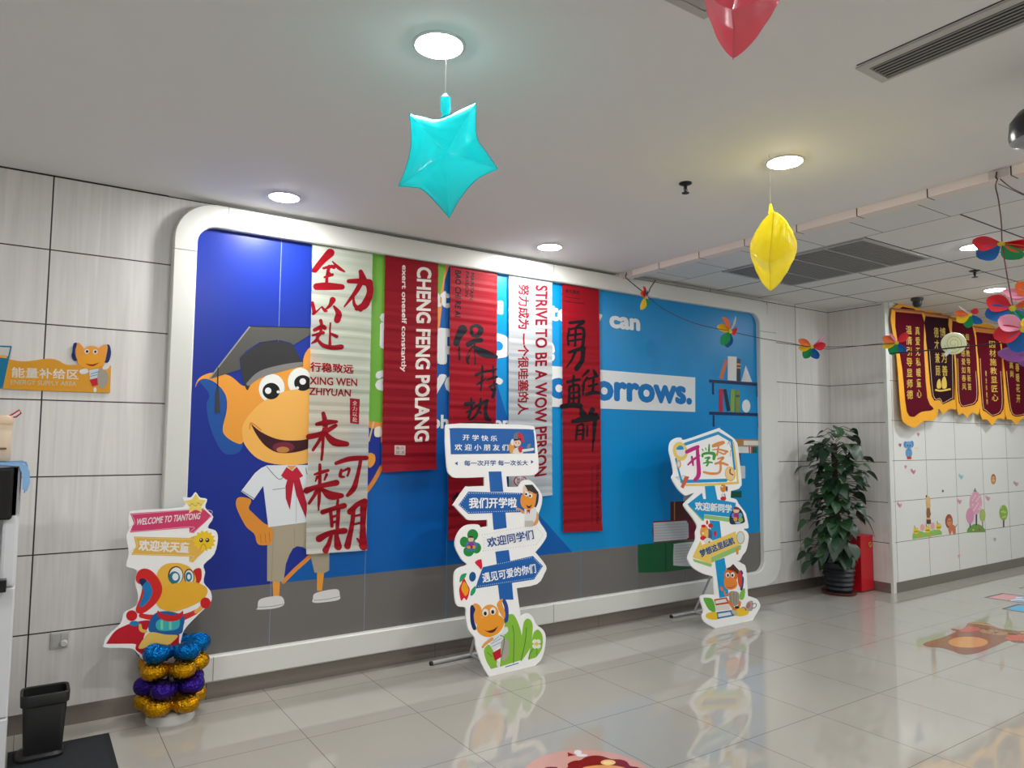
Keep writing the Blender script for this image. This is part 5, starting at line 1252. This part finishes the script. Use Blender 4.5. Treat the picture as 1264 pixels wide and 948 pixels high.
px_, py_ = 6.60, 4.10
pl = thing('potted_plant', 'tall leafy green climbing plant in a dark ribbed pot in the wall corner', 'plant', (px_, py_, 0))
obj('saucer', lathe(bmesh.new(), [(.10, 0), (.155, .006), (.165, .028), (.155, .028), (.10, .012), (0, .012)], (px_, py_, 0), 36), mat((96, 36, 34), .5), pl, True)
prof = [(.105, .013), (.115, .03)]
for k in range(5): prof += [(.128 + .006 * k, .05 + k * .045), (.116 + .006 * k, .07 + k * .045)]
prof += [(.16, .285), (.165, .30), (.15, .30), (.14, .26), (0, .26)]
obj('pot', lathe(bmesh.new(), prof, (px_, py_, 0), 40), mat((30, 36, 42), .4), pl, True)
obj('moss_pole', tube(bmesh.new(), [(px_, py_, .25), (px_ - .01, py_, .8), (px_ - .02, py_, 1.45)], [.035, .032, .026], 12), mat((56, 44, 34), .9, bump=(60, .8)), pl, True)
rnd = random.Random(11)
fol = bmesh.new(); stem = bmesh.new()
def leaf(base, direction, size, droop, tilt, mi):
    dvec = direction.normalized()
    side = dvec.cross(Vector((0, 0, 1))).normalized()
    side = (side + Vector((0, 0, tilt))).normalized()
    nrm = side.cross(dvec).normalized()
    N = 7
    wid = [0.0, .80, 1.04, 1.06, .88, .54, .0]; bk = [.10, -.06, .0, .0, .0, .0, 0]
    mid = []; Lr = []; Rr = []
    for i in range(N):
        t = i / (N - 1)
        c = base + dvec * (size * t) + Vector((0, 0, -droop * size * t * t)) 
        wv = wid[i] * size * .5
        mid.append(fol.verts.new(c))
        e = dvec * (-size * .12 if i == 1 else 0) + nrm * (size * .10 * wid[i])
        Lr.append(fol.verts.new(c + side * wv + e)); Rr.append(fol.verts.new(c - side * wv + e))
    for i in range(N - 1):
        for E_, rev in ((Lr, 0), (Rr, 1)):
            q = [mid[i], mid[i + 1], E_[i + 1], E_[i]]
            if rev: q.reverse()
            f = fol.faces.new(q); f.material_index = mi; f.smooth = True
def put_leaf(ang, z, r0, reach, size, droop, mi):
    dirv = Vector((math.cos(ang), math.sin(ang), rnd.uniform(-.25, .3)))
    b = Vector((px_ - .01 + r0 * math.cos(ang), py_ + r0 * math.sin(ang), z))
    tip = b + Vector((dirv.x, dirv.y, 0)) * reach + Vector((0, 0, rnd.uniform(-.02, .07)))
    fx = tip + dirv * size
    if fx.x > 6.99 or fx.y > 4.37 or (fx.x > 6.72 and fx.y < 4.22 and fx.z < .72): return
    qx, qy = proj(tip); rx_, ry_ = proj(fx)
    if max(qx, rx_) > 1060 and max(qy, ry_) > 648: return
    tube(stem, [b, (b + tip) / 2 + Vector((0, 0, .03)), tip], .003, 5)
    leaf(tip, Vector((dirv.x, dirv.y, -.5 * droop)), size, droop, rnd.uniform(-.5, .5), mi)
for k in range(300):
    z = .34 + 1.22 * (k / 330) ** 1.08
    f = (z - .34) / 1.22
    env = .30 * (.95 + .25 * math.sin(f * 11)) * (1.0 - .25 * f)
    put_leaf(rnd.uniform(0, 2 * math.pi), z + rnd.uniform(-.05, .05), .02, env * rnd.uniform(.25, 1.0), rnd.uniform(.06, .115), rnd.uniform(.1, .9), rnd.choice((0, 0, 1, 1, 2)))
for k in range(46):
    put_leaf(rnd.uniform(math.pi * .75, math.pi * 1.75), rnd.uniform(.36, .7), .08, rnd.uniform(.05, .24), rnd.uniform(.08, .12), rnd.uniform(.5, 1.2), rnd.choice((0, 1, 2)))
for k in range(24):
    put_leaf(rnd.uniform(0, 6.28), rnd.uniform(1.35, 1.60), .01, rnd.uniform(.05, .24), rnd.uniform(.07, .10), rnd.uniform(.1, .7), rnd.choice((1, 2)))
obj('stems', stem, mat((50, 74, 40), .6), pl, True)['kind'] = 'stuff'
obj('foliage', fol, [mat((22, 52, 28), .4), mat((30, 64, 34), .4), mat((42, 80, 44), .4)], pl)['kind'] = 'stuff'

# ================================================================== BALLOONS
def star_balloon(name, label, c, u, v, outline, T, colour, string_to, seed=0, tail=True, peak=1.0, alpha=None):
    """inflated foil star; outline [(a, b)] in metres about c along u and v"""
    n = u.cross(v).normalized()
    rt = thing(name, label, 'balloon', c, 'foil star balloons hung from the ceiling')
    P = outline
    NT = len(P); NR = 18
    bm = bmesh.new()
    segs = [(P[i], P[(i + 1) % NT]) for i in range(NT)]
    def dist(x, y):
        best = 9.0
        for (x0, y0), (x1, y1) in segs:
            dx, dy = x1 - x0, y1 - y0; l = dx * dx + dy * dy or 1e-12
            t = min(1, max(0, ((x - x0) * dx + (y - y0) * dy) / l))
            best = min(best, math.hypot(x - x0 - t * dx, y - y0 - t * dy))
        return best
    rhos = [1 - (k / NR) for k in range(NR)]
    rhos = [1 - (1 - r) ** 1.15 for r in rhos]
    Hh = [[0.0] * NT] + [[dist(a * rho, b * rho) for a, b in P] for rho in rhos[1:]]
    D = max(max(r) for r in Hh); hc = D
    Hh = [[(min(1.0, h / D)) ** .62 for h in r] for r in Hh]; hc = 1.0
    for it in range(14):
        G = [Hh[0]]
        for k in range(1, NR):
            up_r = Hh[k - 1]; dn = Hh[k + 1] if k + 1 < NR else [hc] * NT
            G.append([(Hh[k][i] * 2 + Hh[k][i - 1] + Hh[k][(i + 1) % NT] + up_r[i] + dn[i]) / 6 for i in range(NT)])
        hc = (hc + sum(G[-1]) / NT) / 2
        Hh = G
    seamv = [bm.verts.new(c + u * a + v * b) for a, b in P]
    for sgn in (1, -1):
        prev = seamv
        for k in range(1, NR):
            rho = rhos[k]
            row = []
            for i, (a, b) in enumerate(P):
                crs = .0010 * math.sin(23 * rho + i * .35 + seed) * rho * (1 - rho) * 4
                row.append(bm.verts.new(c + u * a * rho + v * b * rho + n * (sgn * (T * Hh[k][i] + crs))))
            for i in range(NT):
                q = (prev[i], prev[(i + 1) % NT], row[(i + 1) % NT], row[i])
                bm.faces.new(q if sgn > 0 else q[::-1])
            prev = row
        cen = bm.verts.new(c + n * (sgn * T * hc))
        for i in range(NT):
            q = (prev[i], prev[(i + 1) % NT], cen); bm.faces.new(q if sgn > 0 else q[::-1])
    m = foilmat(colour)
    obj('envelope', bm, m, rt, True)
    # welded seam
    bm = bmesh.new()
    A_ = [bm.verts.new(c + u * a * 1.0 + v * b * 1.0 + n * .0012) for a, b in P]; B_ = [bm.verts.new(c + u * a * 1.018 + v * b * 1.018 + n * .0012) for a, b in P]
    C_ = [bm.verts.new(c + u * a * 1.018 + v * b * 1.018 - n * .0012) for a, b in P]; D_ = [bm.verts.new(c + u * a * 1.0 + v * b * 1.0 - n * .0012) for a, b in P]
    for X, Y in ((A_, B_), (B_, C_), (C_, D_)):
        for i in range(NT): bm.faces.new((X[i], X[(i + 1) % NT], Y[(i + 1) % NT], Y[i]))
    obj('seam', bm, mat(tuple(v_ * .86 for v_ in colour), .3), rt)
    return rt, m
def star_outline(R, r, n=5, rot=90, pinch=.35, steps=10):
    P = []
    for k in range(n):
        a0 = math.radians(rot + 360 * k / n); a1 = math.radians(rot + 360 * (k + .5) / n); a2 = math.radians(rot + 360 * (k + 1) / n)
        for (A0, R0, A1, R1) in ((a0, R, a1, r), (a1, r, a2, R)):
            for s in range(steps):
                t = s / steps
                x = (1 - t) * R0 * math.cos(A0) + t * R1 * math.cos(A1); y = (1 - t) * R0 * math.sin(A0) + t * R1 * math.sin(A1)
                P.append((x, y))
    return P
# turquoise star under the nearest lamp
dep = 2.40
def trace(zoomed, o, k, dep, mid):
    c = at(o[0] + mid[0] / k, o[1] + mid[1] / k, dep)
    nrm = (CAM - c).normalized()
    u = RT - nrm * RT.dot(nrm); u.normalize(); v = nrm.cross(u)
    pts = []
    for x, y in zoomed:
        p = on(o[0] + x / k, o[1] + y / k, c, nrm) - c
        pts.append((p.dot(u), p.dot(v)))
    return c, u, v, pts
raw = [(130, 440), (130, 440), (185, 452), (245, 465), (293, 452), (360, 420), (430, 387), (430, 387), (427, 470), (435, 555), (480, 620), (525, 688), (525, 688), (470, 712), (430, 735), (390, 775), (350, 830), (308, 905), (308, 905), (250, 838), (190, 780), (140, 768), (80, 764), (80, 764), (112, 690), (135, 600), (138, 520)]
c, u, v, P = trace(crom(raw, True, 5), (470, 20), 3.648, dep, (295, 610))
tq = (8, 222, 226)
rt, m = star_balloon('star_balloon', 'turquoise foil star balloon hanging under the nearest ceiling light', c, u, v, P, .085, tq, None)
neck0 = at(470 + 292 / 3.648, 20 + 458 / 3.648, dep); neck1 = at(470 + 292 / 3.648, 20 + 352 / 3.648, dep)
obj('neck', tube(bmesh.new(), [neck0, neck0.lerp(neck1, .15), neck0.lerp(neck1, .3), neck0.lerp(neck1, .85), neck1], [.016, .010, .017, .017, .006], 14), m, rt, True)
stringm = mat((222, 224, 222), .6)
obj('string', tube(bmesh.new(), [neck1, Vector((neck1.x + .002, neck1.y, ZC - .01))], .0022, 6), stringm, rt)
# yellow star seen edge on
c = at(954.5, 306, 3.43)
vw = (CAM - c).normalized()
u0 = RT - vw * RT.dot(vw); u0.normalize()
up_ = vw.cross(u0)
a = math.radians(86)
n_ = (vw * math.cos(a) + u0 * math.sin(a)).normalized()
tl = math.radians(-5)
v_ = up_ * math.cos(tl) + u0 * math.sin(tl); v_ = (v_ - n_ * v_.dot(n_)).normalized()
u_ = v_.cross(n_)
P = star_outline(.205, .150, rot=-90)
rt, m = star_balloon('star_balloon', 'yellow foil star balloon seen edge on under a ceiling light', c, u_, v_, P, .112, (255, 228, 50), None, 2)
tp = c + v_ * .15; t1 = at(951, 252, 3.43)
obj('neck', tube(bmesh.new(), [tp, at(951.5, 262, 3.43), t1], [.012, .012, .005], 10), m, rt, True)
obj('string', tube(bmesh.new(), [t1, Vector((at(950, 206, 3.43).x, at(950, 206, 3.43).y, ZC - .004))], .0022, 6), stringm, rt)
# red star cut by the top edge
c = at(918, -22, 1.95)
vw = (CAM - c).normalized(); u0 = RT - vw * RT.dot(vw); u0.normalize(); up_ = vw.cross(u0)
a = math.radians(84); n_ = (vw * math.cos(a) + u0 * math.sin(a)).normalized()
tl = math.radians(6); v_ = up_ * math.cos(tl) + u0 * -math.sin(tl); v_ = (v_ - n_ * v_.dot(n_)).normalized(); u_ = v_.cross(n_)
rt, m = star_balloon('star_balloon', 'coral red foil balloon cut off by the top edge', c, u_, v_, star_outline(.19, .140, rot=-90), .115, (255, 112, 132), None, 4)
tp = c + v_ * .14
obj('neck', tube(bmesh.new(), [tp, tp + Vector((0, 0, .03)), tp + Vector((0, 0, .06))], [.012, .012, .005], 10), m, rt, True)
obj('string', tube(bmesh.new(), [tp + Vector((0, 0, .06)), Vector((tp.x, tp.y, ZC - .008))], .0022, 6), stringm, rt)
# access hatch beside it
q = flr(869, 22, ZC)
t = thing('access_hatch', 'square white access hatch in the ceiling behind the red balloon', 'hatch', (q.x - .2, q.y - .2, ZC))
bm = bmesh.new()
for a_ in ((q.x - .45, q.x, q.y - .03, q.y), (q.x - .45, q.x, q.y - .45, q.y - .4201), (q.x - .45, q.x - .42, q.y - .42, q.y - .0301), (q.x - .03, q.x, q.y - .42, q.y - .0301)): box(bm, *a_, ZC - .006, ZC - .0005)
obj('frame', bm, mat((190, 189, 187), .6), t)
obj('panel', nb(q.x - .415, q.x - .035, q.y - .415, q.y - .035, ZC - .003, ZC - .0005), mat((182, 181, 179), .6), t)

# ================================================================== PINWHEELS ON CORDS
PC = {'red': (214, 24, 44), 'orange': (236, 104, 40), 'yellow': (244, 200, 20), 'green': (0, 150, 84), 'blue': (0, 96, 178), 'pink': (244, 160, 190), 'purple': (150, 90, 170), 'sky': (60, 170, 220), 'white': (226, 226, 224)}
def paper(cn): return mat(PC[cn], .55, name='paper_' + cn)
cordm = mat((70, 24, 34), .7)
def pinwheel(label, x, y, dep, R, petals, tilt=(0, 0), twist=18, group='paper pinwheels hung on cords'):
    """petals [(photo angle in degrees, colour, length factor)] round a hub; tilt turns the disc away from the view"""
    c = at(x, y, dep)
    vw = (CAM - c).normalized(); u = RT - vw * RT.dot(vw); u.normalize(); v = vw.cross(u)
    M_ = Matrix.Rotation(math.radians(tilt[0]), 3, u) @ Matrix.Rotation(math.radians(tilt[1]), 3, v)
    u, v, n = M_ @ u, M_ @ v, M_ @ vw
    rt = thing('pinwheel', label, 'pinwheel', c, group)
    for i, pt in enumerate(petals):
        ang, cn = pt[0], pt[1]; ln = pt[2] if len(pt) > 2 else 1.0
        a = math.radians(ang); d_ = u * math.cos(a) + v * math.sin(a); s_ = -u * math.sin(a) + v * math.cos(a)
        s_ = s_ * math.cos(math.radians(twist)) + n * math.sin(math.radians(twist))
        nn = d_.cross(s_)
        bm = bmesh.new(); NL, NW = 9, 5; rows = []
        for k in range(NL):
            t = k / (NL - 1)
            w_ = R * .28 * (pt[3] if len(pt) > 3 else 1) * (math.sin(math.pi * min(1, t * .93 + .04) ** 1.25)) ** .8 + .002
            rows.append([bm.verts.new(c + d_ * (R * ln * (.06 + .94 * t)) + s_ * (w_ * (j / (NW - 1) * 2 - 1)) + nn * (R * .12 * ((j / (NW - 1) * 2 - 1) ** 2) * math.sin(math.pi * t)) + n * (R * .03 * i / 6)) for j in range(NW)])
        for A_, B_ in zip(rows, rows[1:]):
            for j in range(NW - 1): bm.faces.new((A_[j], A_[j + 1], B_[j + 1], B_[j]))
        bmesh.ops.recalc_face_normals(bm, faces=bm.faces[:])
        bmesh.ops.solidify(bm, geom=bm.faces[:], thickness=.0012)
        obj('petal', bm, paper(cn), rt, True)
    bm = bmesh.new()
    for k in range(4):
        a = k * math.pi / 4; w_ = R * .10
        d_ = u * math.cos(a) + v * math.sin(a); s_ = -u * math.sin(a) + v * math.cos(a)
        h = n * (R * .05 + .0008 * k)
        q = [c + d_ * w_ * 1.3 + s_ * w_ * .5 + h, c - d_ * w_ * 1.3 + s_ * w_ * .5 + h, c - d_ * w_ * 1.3 - s_ * w_ * .5 + h, c + d_ * w_ * 1.3 - s_ * w_ * .5 + h]
        quad(bm, q)
    lathe(bm, [(R * .06, -R * .03), (R * .07, R * .04), (R * .05, R * .08), (0, R * .085)], c, 14, n)
    obj('hub', bm, mat((214, 204, 50), .45), rt)
    return rt
FULL = lambda a0, names: [(a0 + i * 360 / len(names), nme) for i, nme in enumerate(names)]
pinwheel('pinwheel nearest the hook on the ceiling edge, seen from its side above the mural', 796, 367, 5.55, .105, [(110, 'red', .9), (235, 'yellow', 1.0), (285, 'green', .8), (60, 'blue', .6), (20, 'pink', .6), (150, 'orange', .8)], tilt=(10, 62))
pinwheel('small tilted pinwheel in front of the painted bookshelf', 901, 409, 5.9, .135, [(122, 'orange'), (165, 'yellow', .95), (235, 'green'), (258, 'blue'), (10, 'red', .5), (68, 'white', 1.0, .12)], tilt=(0, 35), twist=30)
pinwheel('pinwheel in front of the pale alcove panels beside the mural', 1002, 428, 6.25, .118, [(150, 'orange', 1.05, .9), (188, 'yellow', .9), (240, 'green', 1.0, 1.15), (295, 'blue', 1.0, 1.15), (10, 'red', .95, 1.2), (44, 'pink', 1.1, .35)], tilt=(12, 0))
pinwheel('pinwheel in front of the first maroon pennant at the wall corner', 1107, 423, 6.45, .120, [(158, 'orange', 1.05), (196, 'yellow', 1.0), (250, 'green', 1.0, 1.25), (305, 'blue', .95, 1.2), (48, 'red', 1.0, 1.1), (125, 'pink', .9, .3)], tilt=(12, 0))
pinwheel('pinwheel above the white paper snail in front of the pennants', 1198, 388, 6.2, .118, [(172, 'orange', 1.0, .8), (212, 'yellow', 1.0, 1.2), (262, 'green', 1.05, 1.2), (315, 'blue', 1.0, 1.1), (50, 'red', .6, .9), (140, 'white', 1.0, .2)], tilt=(20, 0))
pinwheel('uppermost pinwheel hanging from the hook under the ceiling edge', 1236, 300, 3.25, .112, [(174, 'red', 1.0, 1.2), (228, 'blue', 1.1, 1.35), (312, 'green', 1.1, 1.35), (8, 'red', 1.1, .9), (345, 'orange', 1.0, .8)], tilt=(42, 0), twist=8)
pinwheel('large pinwheel below the uppermost one on the same cord', 1250, 380, 3.05, .102, [(156, 'red', 1.0, 1.3), (200, 'blue', 1.0, 1.3), (285, 'green', 1.0, 1.4), (330, 'sky', .9), (20, 'orange', .9)], tilt=(22, 0), twist=8)
pinwheel('lowest pink, red and blue pinwheel cut by the right edge', 1264, 406, 2.8, .098, [(152, 'pink', .95, 1.2), (198, 'red', 1.05, 1.3), (255, 'blue', 1.0, 1.4), (320, 'green', .9), (20, 'orange', .9), (80, 'yellow', .5, .6)], tilt=(18, 0), twist=8)
pinwheel('pink and orange pinwheel cut by the right edge behind the cord', 1280, 363, 3.6, .135, [(172, 'pink', 1.1, .7), (192, 'pink', .9, .5), (140, 'orange', .85, 1.0), (290, 'orange', .6), (350, 'yellow', .9), (50, 'red', .9)], tilt=(40, 0), twist=12)
pinwheel('purple petalled pinwheel at the right edge below the others', 1284, 433, 3.0, .135, [(187, 'purple', 1.1, 1.0), (232, 'purple', .8), (290, 'blue', .9), (340, 'green', .9), (30, 'yellow', .9), (90, 'red', .9)], tilt=(45, 0), twist=12)
# white paper snail with a handle
c = at(1177, 424, 6.4)
vw = (CAM - c).normalized(); u = RT - vw * RT.dot(vw); u.normalize(); v = vw.cross(u)
sn = thing('paper_snail', 'pale yellow spiral paper disc with a white stick in front of the pennants', 'paper decoration', c, )
k_ = 6.4 / F
prof = [(0, -.012), (13.4 * k_, -.010), (13.6 * k_, 0), (13.0 * k_, .008), (10 * k_, .011), (9.6 * k_, .008), (6.6 * k_, .014), (6.2 * k_, .011), (3 * k_, .018), (0, .018)]
obj('disc', lathe(bmesh.new(), prof, c, 40, vw), mat((238, 240, 206), .5), sn, True)
A = Art(c + vw * .020, u, v, step=.0002, base=0)
A.part = 'spiral'
A.strokes([([(1177 + (2 + i * .31) * math.cos(i * .5), 424 + (2 + i * .31) * math.sin(i * .5)) for i in range(32)], .9)], (206, 214, 90))
A.build(sn, rough=.5)
obj('stick', tube(bmesh.new(), [at(1172, 433, 6.4) - vw * .004, at(1166, 439, 6.4) - vw * .004], .016, 10), mat((228, 230, 224), .5), sn, True)
# cords
def cord(label, pts, r=.0035, m=None, name='cord'):
    q = crom([tuple(p) for p in pts], False, 6)
    return tag(obj(name, tube(bmesh.new(), q, r, 6), m or cordm, None, True), label, 'cord')
hook = Vector((XF + .02, 4.30, 2.80))
h0 = at(774.5, 343, 5.75)
clip = thing('cord_clip', 'clear plastic clip at the wall end of the ceiling edge board', 'clip', h0, 'cord clips on the ceiling edge board')
cm = mat((206, 196, 192), .3)
obj('pad', nb(XF - .006, XF, 4.20, 4.33, 2.80, 2.842, bev=.002), cm, clip)
obj('hook', tube(bmesh.new(), [(XF - .008, 4.26, 2.83), (XF - .02, 4.26, 2.80), (XF - .012, 4.26, 2.785)], .004, 8), mat((60, 54, 52), .4), clip, True)
hk0 = Vector((XF - .012, 4.26, 2.785))
cord('dark red cord looping from the wall end clip down to the first pinwheel', [hk0, at(797, 362, 5.6), at(803, 355, 5.6), at(809, 346, 5.6) ], .004)
cord('thin dark cord strung across the mural corner to the alcove pinwheels', [at(797, 364, 5.58), at(822, 383, 5.65), at(858, 399, 5.75), at(901, 409, 5.9), at(942, 418, 6.05), at(978, 424, 6.18), at(1002, 428, 6.25), at(1050, 427.5, 6.35), at(1104, 424, 6.45)], .0028)
cord('dark grey cord stretched in front of the maroon pennants', [at(1098, 436.5, 6.22), at(1145, 432.5, 6.22), at(1190, 428, 6.2), at(1230, 424, 6.15), at(1275, 419, 6.1), at(1330, 412, 6.0)], .006, mat((46, 44, 48), .9, spec=.1))
clip = thing('cord_clip', 'clear plastic clip on the ceiling edge board above the uppermost pinwheel', 'clip', (XF, 1.55, 2.82), 'cord clips on the ceiling edge board')
obj('pad', nb(XF - .006, XF, 1.51, 1.60, 2.80, 2.842, bev=.002), cm, clip)
obj('hook', tube(bmesh.new(), [(XF - .008, 1.56, 2.83), (XF - .02, 1.56, 2.80), (XF - .014, 1.555, 2.79)], .004, 8), mat((60, 54, 52), .4), clip, True)
hk = Vector((XF - .014, 1.555, 2.79))
cord('knotted dark red cord carrying the pinwheels below the ceiling edge clip', [hk, at(1229, 230, 3.38), at(1232.5, 247, 3.34), at(1236, 275, 3.3), at(1237, 300, 3.26), at(1243, 340, 3.15), at(1250, 378, 3.05)], .0028)
cord('dark cord running from the ceiling edge clip towards the right edge', [hk + Vector((0, -.012, -.002)), at(1247, 231, 3.25), at(1262, 239, 3.1), at(1310, 262, 2.8)], .0026)
